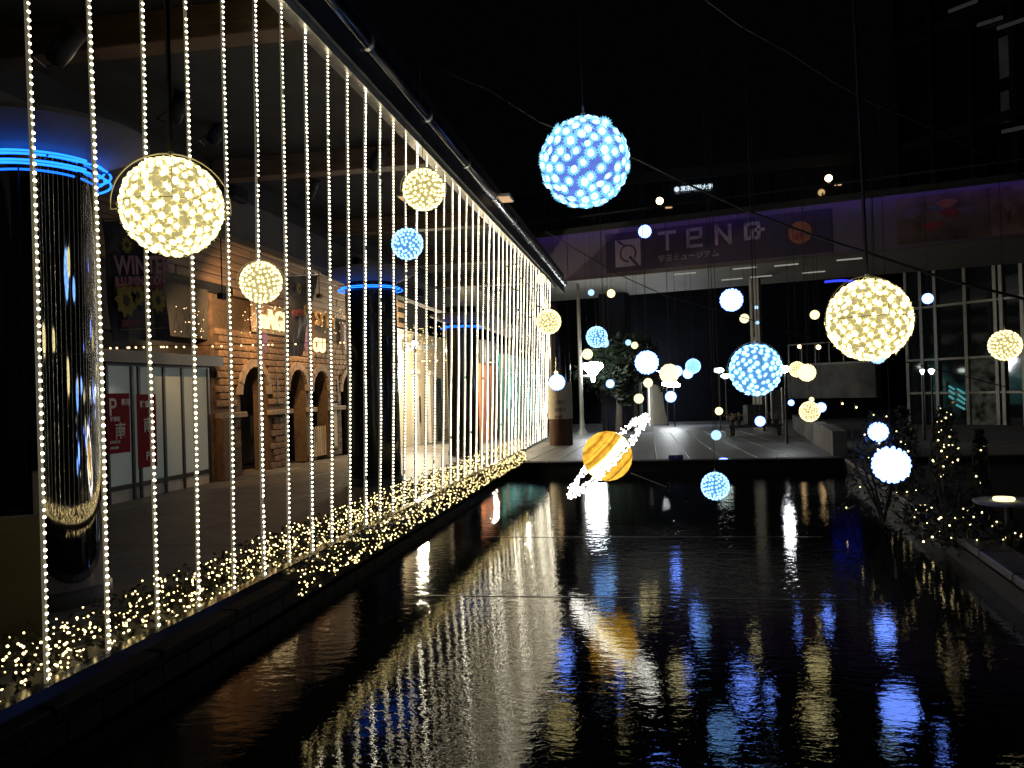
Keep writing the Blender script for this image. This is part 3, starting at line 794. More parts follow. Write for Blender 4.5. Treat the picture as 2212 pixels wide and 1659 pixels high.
# hanging banners
def banner(label, pts4, X, nm, prints):
    tl_, tr_, br_, bl_ = [onX(x, y, X) for x, y in pts4]
    e = empty('hanging_banner', tl_, label, 'banner', 'banners hung under the beam')
    n_ = EX * .015
    mb = MB(); nu = 8
    vs = []
    for j in range(nu + 1):
        for i in range(5):
            p = tl_.lerp(tr_, i / 4).lerp(bl_.lerp(br_, i / 4), j / nu)
            vs.append(p + EX * (.02 * math.sin(i * 1.7 + j * .9)))
    nv = len(vs)
    fs = [(j * 5 + i, j * 5 + i + 1, j * 5 + i + 6, j * 5 + i + 5) for j in range(nu) for i in range(4)]
    mb.add(vs + [v - n_ for v in vs], fs + [tuple(nv + k for k in f[::-1]) for f in fs])
    sub(mb, 'cloth', nm, e)
    sub(MB().tube([tl_ + UP * .02, tr_ + UP * .02], .02, 6), 'pole', 'dark', e)
    def bp(u, v, dx=.04): return tl_.lerp(tr_, u).lerp(bl_.lerp(br_, u), v) + EX * dx
    for kind, args in prints:
        if kind == 't':
            s_, u, v, size, m_ = args
            ex = (bp(1, v) - bp(0, v)).normalized(); ey = (bp(.5, 0) - bp(.5, 1)).normalized()
            rel(text_mesh('lettering', s_, size, .004, m_, bp(u, v), ex, ey, None, bold=size * .03), e)
        elif kind == 'f':
            u, v, r_, m_ = args; p = bp(u, v); n8 = 18
            poly = [((r_ if k % 2 else r_ * .72) * math.cos(2 * math.pi * k / n8), (r_ if k % 2 else r_ * .72) * math.sin(2 * math.pi * k / n8)) for k in range(n8)]
            sub(MB().prism(poly, p, EY, UP, EX, .004), 'printed_flower', m_, e)
            sub(MB().prism([(q_[0] * .35, q_[1] * .35) for q_ in poly], p + EX * .005, EY, UP, EX, .003), 'flower_centre', 'posterdark', e)
        elif kind == 'q':
            u0_, u1_, v0, v1, m_ = args
            sub(MB().add([bp(u0_, v1, .035), bp(u1_, v1, .035), bp(u1_, v0, .035), bp(u0_, v0, .035), bp(u0_, v1, .03), bp(u1_, v1, .03), bp(u1_, v0, .03), bp(u0_, v0, .03)], [(0, 1, 2, 3), (7, 6, 5, 4), (0, 4, 5, 1), (2, 6, 7, 3)]), 'printed_band', m_, e)
banner('dark banner reading WINTER ILLUMINATION hung behind the largest yellow ball', ((222, 478), (352, 476), (366, 733), (244, 738)), -7.2, 'posterdark',
       [('q', (.06, .9, .47, .60, 'redprint')), ('t', ('WINTER', .08, .44, .36, 'pinkprint')), ('t', ('ILLUMINATION', .07, .535, .175, 'pinkprint')), ('f', (.3, .2, .13, 'yellowprint')), ('f', (.75, .17, .2, 'yellowprint')), ('f', (.22, .66, .26, 'yellowprint')), ('f', (.78, .67, .2, 'yellowprint')), ('f', (.42, .62, .17, 'yellowprint')), ('q', (.12, .4, .82, .88, 'redprint')), ('q', (.1, .9, .90, .905, 'yellowprint'))])
banner('dark banner tapering down before the castle sign', ((613, 598), (686, 594), (652, 768), (624, 770)), -7.6, 'posterdark',
       [('t', ('WINTER', .15, .5, .2, 'redprint')), ('f', (.75, .45, .16, 'yellowprint')), ('f', (.4, .16, .12, 'yellowprint'))])

# ---- cream shop further on
YC0, YC1 = Y1 + .6, FYp(985)
cs = empty('cream_shop', (FX, YC0, gz(24)), 'brightly lit cream shop front beyond the black column', 'shop')
zb = gz(24) - .25
sub(MB().box((FX - .3, YC0, zb), (FX, YC1, 4.2)), 'wall', 'cream', cs)
sub(MB().box((FX - .3, Y1, zb), (FX - .1, YC0 - .002, 4.2)), 'return_wall', 'dark', cs)
for px in (893, 925):
    y = FYp(px); sub(MB().bbox((FX + .001, y - .24, zb), (FX + .14, y + .24, 2.6), .02), 'pilaster', 'white', cs)
    sub(MB().bbox((FX + .001, y - .32, 2.6), (FX + .2, y + .32, 2.78), .02), 'pilaster_cap', 'white', cs)
yd = FYp(946); sub(MB().box((FX + .001, yd - .35, zb), (FX + .05, yd + .35, 2.5)), 'shop_door', 'frame', cs)
sub(MB().bbox((FX + .001, FYp(903) - .13, zb + .9), (FX + .06, FYp(903) + .13, zb + 1.9), .01), 'dark_strip', 'frame', cs)
ds = empty('shop_sign', fpt(905, 748, .15), 'dark letters Dream below the bright shop lamp', 'sign')
q0 = fpt(878, 757, .3); q1 = at(940, 754, (q0 - EYE).dot(fw) * 1.01)
rel(text_mesh('letters', 'Dream', (q1 - q0).length / 2.9, .06, 'frame', q0, q1 - q0, UP, None, bold=.02), ds)
for px, lb in ((962, 'white notice board by the dark shop door'),):
    p = fpt(px, 895, .12); e = empty('notice_board', p, lb, 'notice board')
    MB().bbox((-.02, -.35, -.6), (.02, .35, .6), .01).build('board', 'white', e)
    for k in range(5): MB().box((.021, -.15, .35 - k * .18), (.026, .0, .42 - k * .18)).build('mark', 'frame', e)
pl_ = fpt(896, 742, .9)
dl = empty('shop_lamp', pl_, 'dazzling shop spotlight above the cream shop sign', 'lamp')
MB().ico((0, 0, 0), .10, 2).build('bulb', 'dream', dl)
MB().tube([(0, 0, .1), (-.05, 0, .35), (-.88, 0, .4)], .02, 6).build('arm', 'dark', dl)
MB().lathe([(.12, .08), (.1, .14), (.03, .18)], 16).build('hood', 'dark', dl)
lamp_light_q = []
# orange shop and teal glass wall
def slab_panel(name, x0, x1, X, ybot, ytop, m_, label, cat):
    a_, b_ = onX(x0, ybot, X), onX(x1, ybot, X); zt_ = onX(x0, ytop, X).z
    e = empty(name, (X, a_.y, gz(a_.y)), label, cat)
    sub(MB().box((X - .2, a_.y, gz(b_.y) - .1), (X, b_.y, zt_)), 'wall', m_, e)
    return e, a_.y, b_.y, zt_
e, ya, yb, zt_ = slab_panel('orange_shop', 1043, 1087, -6.4, 945, 785, 'orange', 'plain orange shop front beyond the third neon column', 'shop')
sub(MB().box((-6.41, ya - .1, zt_), (-6.2, yb + .1, zt_ + .9)), 'lintel', 'dark', e)
sub(MB().box((-6.398, ya + 1.6, gz(ya)), (-6.38, ya + 1.75, zt_)), 'jamb', 'brownstone', e)
e, ya, yb, zt_ = slab_panel('teal_glass_wall', 1092, 1172, -5.9, 940, 765, 'teal', 'teal glass wall painted with pale branching figures behind the far strings', 'glass wall')
for k in range(16):
    y = ya + .4 + (yb - ya - .8) * R.random(); z0 = R.uniform(.3, 1.6); pts = [(-5.88, y, z0)]
    for s_ in range(4): y += R.uniform(-.1, .9); z0 += R.uniform(.1, .6); pts.append((-5.88, min(y, yb), min(z0, zt_)))
    sub(MB().tube(pts, [.10, .08, .07, .05, .02], 5), 'painted_branch', 'mint', e)
for y in np.linspace(ya, yb, 6): sub(MB().bbox((-5.9, y - .04, gz(yb)), (-5.82, y + .04, zt_), .006), 'mullion', 'mull', e)

# ================================================================== warm lamps on the castle (fixtures with their own light)
def lamp_light(name, typ, loc, col, power, radius=.08, target=None, angle=70, parent=None):
    d_ = bpy.data.lights.new(name, typ); d_.color = col; d_.energy = power; d_.shadow_soft_size = radius
    o = bpy.data.objects.new(name, d_); COL.objects.link(o); o.location = loc
    if typ == 'SPOT':
        d_.spot_size = math.radians(angle); d_.spot_blend = .7
        o.rotation_euler = (Vector(target) - Vector(loc)).to_track_quat('-Z', 'Y').to_euler()
    return o
for (px, py, dx, tx, ty, pw_, lb) in ((560, 620, 1.5, 548, 720, 320, 'small warm floodlight over the lit castle sign'), (690, 640, .9, 680, 790, 330, 'small warm floodlight over the second castle arch'), (618, 630, 1.3, 650, 900, 240, 'small warm floodlight between the castle banners'), (480, 640, 1.6, 490, 840, 170, 'small warm floodlight at the left end of the castle')):
    p = onX(px, py, FX + dx)
    e = empty('floodlight', p, lb, 'floodlight', 'warm floodlights on the castle')
    MB().bbox((-.05, -.09, -.05), (.05, .09, .05), .01).build('housing', 'dark', e)
    MB().tube([(0, 0, .05), (0, 0, 4.9 - p.z if p.z < 4.8 else .2)], .01, 5).build('stem', 'dark', e)
    L = lamp_light('floodlight_beam', 'SPOT', p + Vector((-.08, 0, -.03)), (1, .60, .28), pw_, .05, onX(tx, ty, FX), 95)

L = lamp_light('shop_lamp_light', 'POINT', pl_ + Vector((.1, 0, -.25)), (1, .86, .58), 900, .05)
for (px, py, X_, lb, pw_) in ((1062, 775, -5.6, 'added warm fill lamp before the orange shop', 380), (1128, 752, -5.0, 'added fill lamp before the teal glass wall', 220)):  # lamps added to brighten the two shop fronts
    p = onX(px, py, X_); e = empty('added_fill_lamp', p, lb, 'lamp', 'added fill lamps by the shops')
    MB().lathe([(.05, 0), (.09, -.1), (.10, -.12)], 14).build('can', 'dark', e); MB().lathe([(.08, -.121), (.02, -.125)], 14).build('lens', 'lampw', e)
    MB().tube([(0, 0, 0), (0, 0, 4.9 - p.z if p.z < 4.9 else .3)], .012, 5).build('stem', 'dark', e)
    lamp_light('added_fill_light', 'POINT', p + Vector((0, 0, -.2)), (1, .82, .55), pw_, .05)
# ================================================================== bridge
A = at(1169, 507, 36); B = at(2210, 393, 28)
bu = Vector((B.x - A.x, B.y - A.y, 0)).normalized(); bn = Vector((bu.y, -bu.x, 0))  # bn faces the camera
ZB, ZTp = 6.55, 8.55
LB = (B - A).xy.length
def bpt(s, z, off=0.0): return Vector((A.x, A.y, 0)) + bu * s + bn * off + UP * z
def bs(px, z_=7.5):
    d_ = ray(px, 540); # solve on plane through A with normal bn
    k = (Vector((A.x, A.y, 0)) - Vector((0, 0, 0))).dot(bn) / Vector((d_.x, d_.y, 0)).dot(bn)
    P_ = EYE + d_ * k; return (Vector((P_.x, P_.y, 0)) - Vector((A.x, A.y, 0))).dot(bu)
br = empty('pedestrian_bridge', bpt(LB / 2, ZB), 'wide pedestrian bridge with violet lit fascia above the plaza', 'bridge')
def bbx(s0, s1, z0, z1, o0, o1, name, m_, par=br):
    q_ = [bpt(s0, z0, o0), bpt(s1, z0, o0), bpt(s1, z0, o1), bpt(s0, z0, o1), bpt(s0, z1, o0), bpt(s1, z1, o0), bpt(s1, z1, o1), bpt(s0, z1, o1)]
    return sub(MB().add(q_, [(0, 3, 2, 1), (4, 5, 6, 7), (0, 1, 5, 4), (1, 2, 6, 5), (2, 3, 7, 6), (3, 0, 4, 7)]), name, m_, par)
bbx(-6, LB + 12, ZB + .02, ZTp, -6.6, -.05, 'deck', 'tower')
sp = -1.2
while sp < LB + 8:
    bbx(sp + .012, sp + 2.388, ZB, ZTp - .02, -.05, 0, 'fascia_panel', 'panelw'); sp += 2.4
bbx(-6, LB + 12, ZB - .06, ZB + .019, -6.9, .05, 'soffit', 'soffit')
bbx(-6, LB + 12, ZTp, ZTp + .12, -6.6, .42, 'coping', 'tower')
bbx(-6, LB + 12, ZTp - .13, ZTp - .002, .39, .42, 'shielding_lip', 'tower')  # lip added to hide the violet strip from the camera
bbx(-2, LB + 12, ZTp - .05, ZTp - .01, .33, .385, 'violet_strip', 'violet')
for s_ in np.arange(0, LB + 8, 2.4): bbx(s_, s_ + .05, ZTp + .12, ZTp + .62, -.1, -.05, 'railing_post', 'dark')
bbx(-2, LB + 12, ZTp + .62, ZTp + .68, -.12, -.04, 'handrail', 'dark')
for px, py in ((1450 / 1, 0),): pass
for s_, off in ((bs(1468), -.7), (bs(1600), -.7), (bs(1690), -.9), (bs(1605), -3.8), (bs(1730), -3.9), (bs(1535), -3.9), (bs(1830), -.9)):
    bbx(s_ - .45, s_ + .45, ZB - .10, ZB - .061, off - .06, off + .06, 'soffit_lamp', 'strip')
def pier(px, w_, dep, off, m_, label, py=None):
    s_ = bs(px); p = bpt(s_, 0, off)
    e = empty('bridge_pier', (p.x, p.y, gz(p.y)), label, 'pier', 'bridge piers')
    for k, (dx, ww) in enumerate(((0, w_), (w_ * .36, w_ * .2), (-w_ * .36, w_ * .2))):
        q_ = [p + bu * (dx - ww / 2) + bn * (dep / 2 + .03 * (k > 0)), p + bu * (dx + ww / 2) + bn * (dep / 2 + .03 * (k > 0)), p + bu * (dx + ww / 2) - bn * dep / 2 * (1 if k == 0 else .99), p + bu * (dx - ww / 2) - bn * dep / 2 * (1 if k == 0 else .99)]
        sub(MB().add([(*v.xy, gz(p.y) - .1) for v in q_] + [(*v.xy, ZB - .062) for v in q_], [(0, 1, 5, 4), (1, 2, 6, 5), (2, 3, 7, 6), (3, 0, 4, 7), (4, 5, 6, 7)]), 'shaft' if k == 0 else 'rib', m_, e)
    return e
pier(1583, .42, .5, -4.5, 'conc', 'pale ribbed bridge pier behind the round blue ball')
pier(1225, 1.3, .8, -5.8, 'office', 'dark broad bridge pier at the left end of the bridge')
# fascia signs
def fq(px, py):  # point on the fascia plane
    d_ = ray(px, py); k = (Vector((A.x, A.y, 0))).dot(bn) / Vector((d_.x, d_.y, 0)).dot(bn); P_ = EYE + d_ * k
    return (Vector((P_.x, P_.y, 0)) - Vector((A.x, A.y, 0))).dot(bu), P_.z
s0, zt0 = fq(1309, 506); s1, _ = fq(1797, 500); _, zb0 = fq(1309, 597)
mu = empty('museum_banner', bpt(s0, ZB, .03), 'dark museum banner with pale letters TeNQ on the bridge', 'sign')
bbx(s0, s1, ZB + .12, ZTp - .25, .006, .03, 'board', 'navy', mu)
sz = s1 - s0; hz = ZTp - .25 - ZB - .12; zb_ = ZB + .12
qa = s0 + .045 * sz; qs = hz * .68
bbx(qa, qa + qs * .98, zb_ + .13 * hz, zb_ + .13 * hz + qs, .031, .04, 'logo_square', 'lett', mu)
cx_, cz_ = qa + qs * .5, zb_ + .13 * hz + qs * .48
ring = MB()
tt = np.linspace(math.radians(-35), math.radians(275), 30)
for t0, t1 in zip(tt[:-1], tt[1:]):
    ri, ro = qs * .27, qs * .33
    ring.add([bpt(cx_ + ri * math.cos(t0), cz_ + ri * math.sin(t0), .048), bpt(cx_ + ro * math.cos(t0), cz_ + ro * math.sin(t0), .048), bpt(cx_ + ro * math.cos(t1), cz_ + ro * math.sin(t1), .048), bpt(cx_ + ri * math.cos(t1), cz_ + ri * math.sin(t1), .048)], [(0, 1, 2, 3)])
for pa, pb, wd in (((.05, -.12), (.38, -.50), .05), ((-.25, .42), (-.40, .50), .03), ((-.14, .30), (-.36, .46), .03)):
    dv = Vector((pb[0] - pa[0], pb[1] - pa[1])).normalized(); nv_ = Vector((-dv.y, dv.x)) * wd
    P4 = [(pa[0] + nv_.x, pa[1] + nv_.y), (pb[0] + nv_.x, pb[1] + nv_.y), (pb[0] - nv_.x, pb[1] - nv_.y), (pa[0] - nv_.x, pa[1] - nv_.y)]
    ring.add([bpt(cx_ + x * qs, cz_ + y * qs, .048) for x, y in P4], [(3, 2, 1, 0)])
sub(ring, 'logo_mark', 'navy', mu)
# block letters T e N Q
def strokes(name, segs, ox, oz, sc, wd):
    mb = MB()
    for (x0, y0, x1, y1) in segs:
        dv = Vector((x1 - x0, y1 - y0)).normalized(); nv_ = Vector((-dv.y, dv.x)) * wd / 2; ext = dv * wd / 2
        P4 = [(x0 - ext.x + nv_.x, y0 - ext.y + nv_.y), (x1 + ext.x + nv_.x, y1 + ext.y + nv_.y), (x1 + ext.x - nv_.x, y1 + ext.y - nv_.y), (x0 - ext.x - nv_.x, y0 - ext.y - nv_.y)]
        mb.add([bpt(ox + x * sc, oz + y * sc, .042) for x, y in P4] + [bpt(ox + x * sc, oz + y * sc, .031) for x, y in P4], [(3, 2, 1, 0), (0, 1, 5, 4), (1, 2, 6, 5), (2, 3, 7, 6), (3, 0, 4, 7)])
    sub(mb, name, 'lett', mu)
LS = hz * .40; oz = zb_ + hz * .47
st = s0 + .26 * sz; gap = .128 * sz
strokes('letter_t', [(0, 1, .95, 1), (.48, 1, .48, 0)], st, oz, LS, .2)
strokes('letter_e', [(.05, .5, .85, .5), (.85, .5, .85, 1), (.85, 1, .05, 1), (.05, 1, .05, 0), (.05, 0, .85, 0)], st + gap, oz, LS, .2)
strokes('letter_n', [(.05, 0, .05, 1), (.05, 1, .85, 0), (.85, 0, .85, 1)], st + 2 * gap, oz, LS, .2)
strokes('letter_q', [(.05, .1, .2, .1), (.05, .1, .05, .95), (.05, .95, .8, .95), (.8, .95, .8, .1), (.8, .1, .4, .1), (.4, .1, .4, .55), (.4, .55, 1.05, .55)], st + 3 * gap, oz, LS, .2)
rel(text_mesh('museum_words', '宇宙ミュージアム', hz * .19, .008, 'lett', bpt(st - .1, zb_ + hz * .17, .036), bu, UP, None), mu)
bpy.data.objects[mu.children[-1].name].data.transform(Matrix.Identity(4))
cs_, czz = fq(1729, 508)
disc = MB().prism([(hz * .26 * math.cos(t), hz * .26 * math.sin(t)) for t in np.linspace(0, 2 * math.pi, 33)[:-1]], bpt(cs_, zb_ + hz * .52, .032), bu, UP, bn, .012)
sub(disc, 'orange_disc', 'peach', mu)
rel(text_mesh('floor_mark', '6F', hz * .22, .008, 'redprint', bpt(cs_ - hz * .13, zb_ + hz * .36, .05), bu, UP, None, bold=.01), mu)
s2_, _ = fq(1938, 480)
fo = empty('food_banner', bpt(s2_, ZB, .03), 'dim orange food banner at the right of the bridge fascia', 'sign')
bbx(s2_, s2_ + 2.9, ZB + .15, ZTp - .2, .006, .03, 'picture', 'food', fo)
bbx(s2_ + 2.905, s2_ + 8, ZB + .15, ZTp - .2, .006, .03, 'text_board', 'food', fo)
for k in range(7):
    ps_, pz_ = s2_ + .4 + R.random() * 2.1, ZB + .45 + R.random() * 1.0
    sub(MB().prism([((.3 + .1 * math.sin(3 * t)) * math.cos(t), .16 * math.sin(t)) for t in np.linspace(0, 6.28, 13)[:-1]], bpt(ps_, pz_, .031), bu, UP, bn, .006 + .001 * k), 'dish', R.choice(['drumbrown', 'panelw', 'peach', 'redprint']), fo)
rel(text_mesh('lettering', '洋食・中', .5, .008, 'drumbrown', bpt(s2_ + 3.1, ZB + .62, .036), bu, UP, None), fo)

# ================================================================== buildings beyond
def facing_box(name, px0, px1, Z0, Z1, z0, z1, depth, m_, label, cat):
    a_, b_ = at(px0, 800, Z0), at(px1, 800, Z1)
    u_ = Vector((b_.x - a_.x, b_.y - a_.y, 0)); L_ = u_.length; u_.normalize(); n_ = Vector((u_.y, -u_.x, 0))
    e = empty(name, (a_.x, a_.y, z0), label, cat)
    q_ = [a_, b_, b_ - n_ * depth, a_ - n_ * depth]
    sub(MB().add([(*v.xy, z0) for v in q_] + [(*v.xy, z1) for v in q_], [(0, 1, 5, 4), (1, 2, 6, 5), (2, 3, 7, 6), (3, 0, 4, 7), (4, 5, 6, 7)]), 'wall', m_, e)
    def P(s, z, o=0.0): return Vector((a_.x, a_.y, 0)) + u_ * s + n_ * o + UP * z
    def bx(s0, s1, za, zb2, o0, o1, nm, mm):
        q2 = [P(s0, 0, o0), P(s1, 0, o0), P(s1, 0, o1), P(s0, 0, o1)]
        return sub(MB().add([(*v.xy, za) for v in q2] + [(*v.xy, zb2) for v in q2], [(0, 3, 2, 1), (0, 1, 5, 4), (1, 2, 6, 5), (2, 3, 7, 6), (3, 0, 4, 7), (4, 5, 6, 7)]), nm, mm, e)
    return e, P, bx, L_, u_
zt1 = at(1366, 409, 62).z
e, P, bx, L_, u_ = facing_box('university_building', 1110, 1860, 62, 56, -2, zt1 + .6, 12, 'office', 'dark university building beyond the bridge with small lit sign', 'building')
for k in range(9): bx(L_ * k / 9 + .1, L_ * (k + 1) / 9 - .1, zt1 - 2.2, zt1 - .2, 0.02, .06, 'window', 'glassd')
bx(0, L_, zt1 - .15, zt1 + .62, .02, .25, 'parapet', 'tower')
ss = L_ * (1457 - 1110) / 750
sg = empty('university_sign', P(ss, zt1 - 2), 'white lit Japanese university name sign beyond the bridge', 'sign')
p = at(1470, 412, 58.6); q_ = at(1535, 405, 58.2)
rel(text_mesh('letters', '東京歯科大学', (q_ - p).length / 5.6, .06, 'signw', p, u_, UP, None, bold=.01), sg)
ee = at(1462, 409, 58.6)
sub(MB().prism([(.2 * (1 if k % 2 else .8) * math.cos(2 * math.pi * k / 12), .2 * (1 if k % 2 else .8) * math.sin(2 * math.pi * k / 12)) for k in range(12)], ee, u_, UP, -Vector((u_.y * -1, u_.x, 0)), .06), 'emblem', 'signw', sg)
for px, py, lb in ((1425, 434, 'round warm wall lamp below the lit university sign'), (1790, 385, 'round warm wall lamp above the museum banner')):
    p = at(px, py, 54.5); e = empty('wall_lamp', p, lb, 'lamp', 'warm wall lamps beyond the bridge')
    MB().ico((0, 0, 0), .24, 2).build('globe', 'lampw', e, True)
    MB().bbox((.0, .1, -.4), (.12, .4, -.1), .02).build('bracket', 'dark', e)
    MB().bbox((.35, 0, -.52), (.8, .06, -.42), .02).build('painted_glint', 'panellit', e)  # glowing plate draws a glint beside the lamp

# right glass building behind the bridge: shop storey below, tower above
a_ = at(2260, 840, 34); dv = Vector((-math.sin(math.radians(38)), math.cos(math.radians(38)), 0))
dn = Vector((-dv.y, dv.x, 0)); dn = dn if dn.dot(Vector((-a_.x, -a_.y, 0))) > 0 else -dn
def rplane(px, py, off=0.0):
    d_ = ray(px, py); k = ((Vector((a_.x, a_.y, 0)) + dn * off).dot(dn)) / Vector((d_.x, d_.y, 0)).dot(dn)
    return EYE + d_ * k
def along(px): return (rplane(px, 840) - a_).xy.dot(dv.xy)
rbld = empty('glass_building', (a_.x, a_.y, gz(a_.y)), 'dark glass corner building with pale mullions on the right', 'building')
def RP(s, z, o=0.0): return Vector((a_.x, a_.y, 0)) + dv * s + dn * o + UP * z
def rbx(s0, s1, z0, z1, o0, o1, nm, m_, par=None):
    q2 = [RP(s0, 0, o0), RP(s1, 0, o0), RP(s1, 0, o1), RP(s0, 0, o1)]
    return sub(MB().add([(*v.xy, z0) for v in q2] + [(*v.xy, z1) for v in q2], [(0, 3, 2, 1), (0, 1, 5, 4), (1, 2, 6, 5), (2, 3, 7, 6), (3, 0, 4, 7), (4, 5, 6, 7)]), nm, m_, par or rbld)
send = along(1950)
rbx(-16, send, -1.5, 60, -6, -.5, 'core', 'office')
sx = [along(x) for x in (2280, 2215, 2170, 2157, 2092, 2027, 1996, 1964)]
zrow = [-.35, 1.2, 2.75, 5.2, 8.2]
for s_ in sx: rbx(s_ - .075, s_ + .075, -.8, 8.4, -.2, .08, 'mullion', 'mull')
for i in range(len(sx) - 1):
    for j in range(4):
        if sx[i + 1] - sx[i] < .5: continue
        rbx(sx[i] + .08, sx[i + 1] - .08, zrow[j] + .06, zrow[j + 1] - .06, -.12, -.07, 'pane', 'shopin' if (i == 3 and j in (0, 1)) or (i == 0 and j == 1) else 'glassd')
    for z_ in zrow[1:4]: rbx(sx[i] + .076, sx[i + 1] - .076, z_ - .05, z_ + .05, -.14, .05, 'transom', 'mull')
rbx(-16, send, 8.4, 9.6, -.45, .25, 'spandrel', 'tower')
tx = np.linspace(-14, send, 12)
for s_ in tx: rbx(s_ - .12, s_ + .12, 9.6, 60, -.48, -.1, 'tower_mullion', 'tower')
for j in range(9):
    z_ = 13.0 + j * 5.0
    rbx(-16, send - .05, z_ - .2, z_ + .2, -.48, -.16, 'floor_band', 'tower')
    for i in range(len(tx) - 1): rbx(tx[i] + .13, tx[i + 1] - .13, z_ + .21, z_ + 4.79, -.47, -.40, 'tower_pane', 'glassd')
for (x0, y0, x1, y1) in ((2050, 25, 2110, 2), (2112, 55, 2165, 38), (2155, 62, 2212, 42), (2165, 285, 2212, 275)):
    sub(MB().tube([rplane(x0, y0, -.1), rplane(x1, y1, -.1)], .09, 5), 'lit_ceiling_edge', 'dimedge', rbld)
for (x0, x1, y0, y1) in ((2172, 2192, 70, 160), (2172, 2190, 190, 260)):
    z0_, z1_ = rplane(x0, y1).z, rplane(x0, y0).z; rbx(along(x1), along(x0), z0_, z1_, -.39, -.36, 'pale_pane', 'dimpane')
e = empty('stair_lamp', rplane(2065, 860, .1), 'cyan slanted strip lamps glowing behind the right glass', 'lamp')
for k, (x0, y0, x1, y1) in enumerate(((2050, 834, 2062, 841), (2050, 843, 2062, 851), (2050, 855, 2060, 862), (2068, 840, 2084, 850), (2070, 852, 2086, 864), (2068, 862, 2084, 872), (2066, 874, 2084, 884))):
    sub(MB().tube([rplane(x0, y0, .09), rplane(x1, y1, .09)], .05, 5), 'strip', 'cyanst', e)
# overpass parapet on the right middle
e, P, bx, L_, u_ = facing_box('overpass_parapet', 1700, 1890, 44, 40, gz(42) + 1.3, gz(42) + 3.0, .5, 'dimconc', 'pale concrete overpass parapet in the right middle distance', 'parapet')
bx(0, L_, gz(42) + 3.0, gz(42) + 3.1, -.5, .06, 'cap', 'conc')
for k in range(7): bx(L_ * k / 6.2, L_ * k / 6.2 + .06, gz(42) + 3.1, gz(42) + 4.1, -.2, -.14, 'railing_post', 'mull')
bx(0, L_, gz(42) + 4.1, gz(42) + 4.16, -.2, -.14, 'handrail', 'mull')
for px, py, lb in ((1728, 748, 'left of two small orange lamps above the overpass'), (1768, 750, 'right of two small orange lamps above the overpass')):
    p = at(px, py, 46); e = empty('overpass_lamp', p, lb, 'lamp', 'orange lamps over the overpass')
    MB().ico((0, 0, 0), .13, 2).build('globe', 'lampw', e, True); MB().tube([(0, 0, -.1), (0, 0, -1.2)], .03, 6).build('stem', 'dark', e)
MB().tube([at(x, y, 45) for x, y in ((1782, 609), (1800, 607), (1818, 606), (1842, 607))], .07, 6).build('neon_tube_lamp', 'neondark', label='deep blue neon tube behind the right yellow ball', cat='neon lamp')
wl = facing_box('dark_backdrop_building', 1240, 1960, 95, 95, -3, 14, 8, 'office', 'dark office block closing the far end of the plaza', 'building')
for k in range(26):
    s_ = R.uniform(.5, wl[3] - 2); z_ = R.choice((1.2, 4, 6.8, 9.6)); wl[2](s_, s_ + 1.4, z_, z_ + 1.5, .02, .06, 'window', 'glassd' if k % 4 else 'shopin')
# low wall along the plaza's right edge
lw = empty('low_wall', onG(1750, 940), 'low pale wall along the right edge of the plaza', 'wall')
pa, pb = onG(1712, 925), onG(1800, 985)
dd = (pb - pa).xy.normalized(); nn = Vector((-dd.y, dd.x))
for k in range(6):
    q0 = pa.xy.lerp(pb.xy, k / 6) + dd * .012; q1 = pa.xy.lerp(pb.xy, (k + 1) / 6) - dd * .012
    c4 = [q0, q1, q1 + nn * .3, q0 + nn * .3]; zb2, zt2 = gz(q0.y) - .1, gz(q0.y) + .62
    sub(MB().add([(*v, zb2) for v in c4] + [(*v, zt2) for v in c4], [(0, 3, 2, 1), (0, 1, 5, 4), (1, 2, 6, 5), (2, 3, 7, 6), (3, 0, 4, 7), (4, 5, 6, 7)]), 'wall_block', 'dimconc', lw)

# ================================================================== plaza furniture
# poster drum
p = onG(1210, 963)
e = empty('poster_drum', (p.x, p.y + .38, gz(p.y)), 'round advertising drum with cream top and brown base', 'kiosk')
MB().lathe([(.385, 0), (.385, .86)], 40).build('base', 'drumbrown', e, True)
MB().lathe([(.40, .862), (.40, 2.05)], 40).build('poster_band', 'cream', e, True)
MB().lathe([(.37, 2.052), (.37, 4.6)], 40).build('shaft', 'darkcol', e, True)
for k in range(3): text_mesh('lettering', ('ご案内', '営業中', '冬季')[k], .13, .004, 'frame', (-.16, -.408, 1.35 - k * .24), EX, UP, e)
e2 = empty('candle_lamp', (p.x - .05, p.y - .12, gz(p.y) + 2.35), 'small candle-like lamp above the advertising drum', 'lamp')
MB().ico((0, 0, 0), .06, 2).build('bulb', 'lampw', e2); MB().tube([(0, 0, .05), (.02, 0, .5)], .015, 6).build('stem', 'alu', e2)
# street lamp
def street_lamp(px, py, height, label, lampy=None, armpx=None, rad=.09, grp='street lamps on the plaza'):
    p = onG(px, py); e = empty('street_lamp', p, label, 'street lamp', grp)
    MB().lathe([(rad * 3, 0), (rad * 2.6, .1), (rad * 1.3, .3), (rad, .8), (rad * .8, height)], 16).build('pole', 'mull', e, True)
    return e, p
e, p = street_lamp(1258, 940, 7.0, 'tall pale lamp post with white bowl lamp at the plaza')
Zp = (p - EYE).dot(fw)
q_ = at(1281, 800, Zp) - p
MB().tube([(0, 0, q_.z - .25), (q_.x, 0, q_.z - .25)], .05, 8).build('arm', 'mull', e)
MB().lathe([(.06, -.5), (.09, -.25), (.2, -.12), (.44, .14), (.46, .2), (.36, .32), (.05, .36)], 24, (q_.x, 0, q_.z)).build('lamp_bowl', 'lamp', e, True)
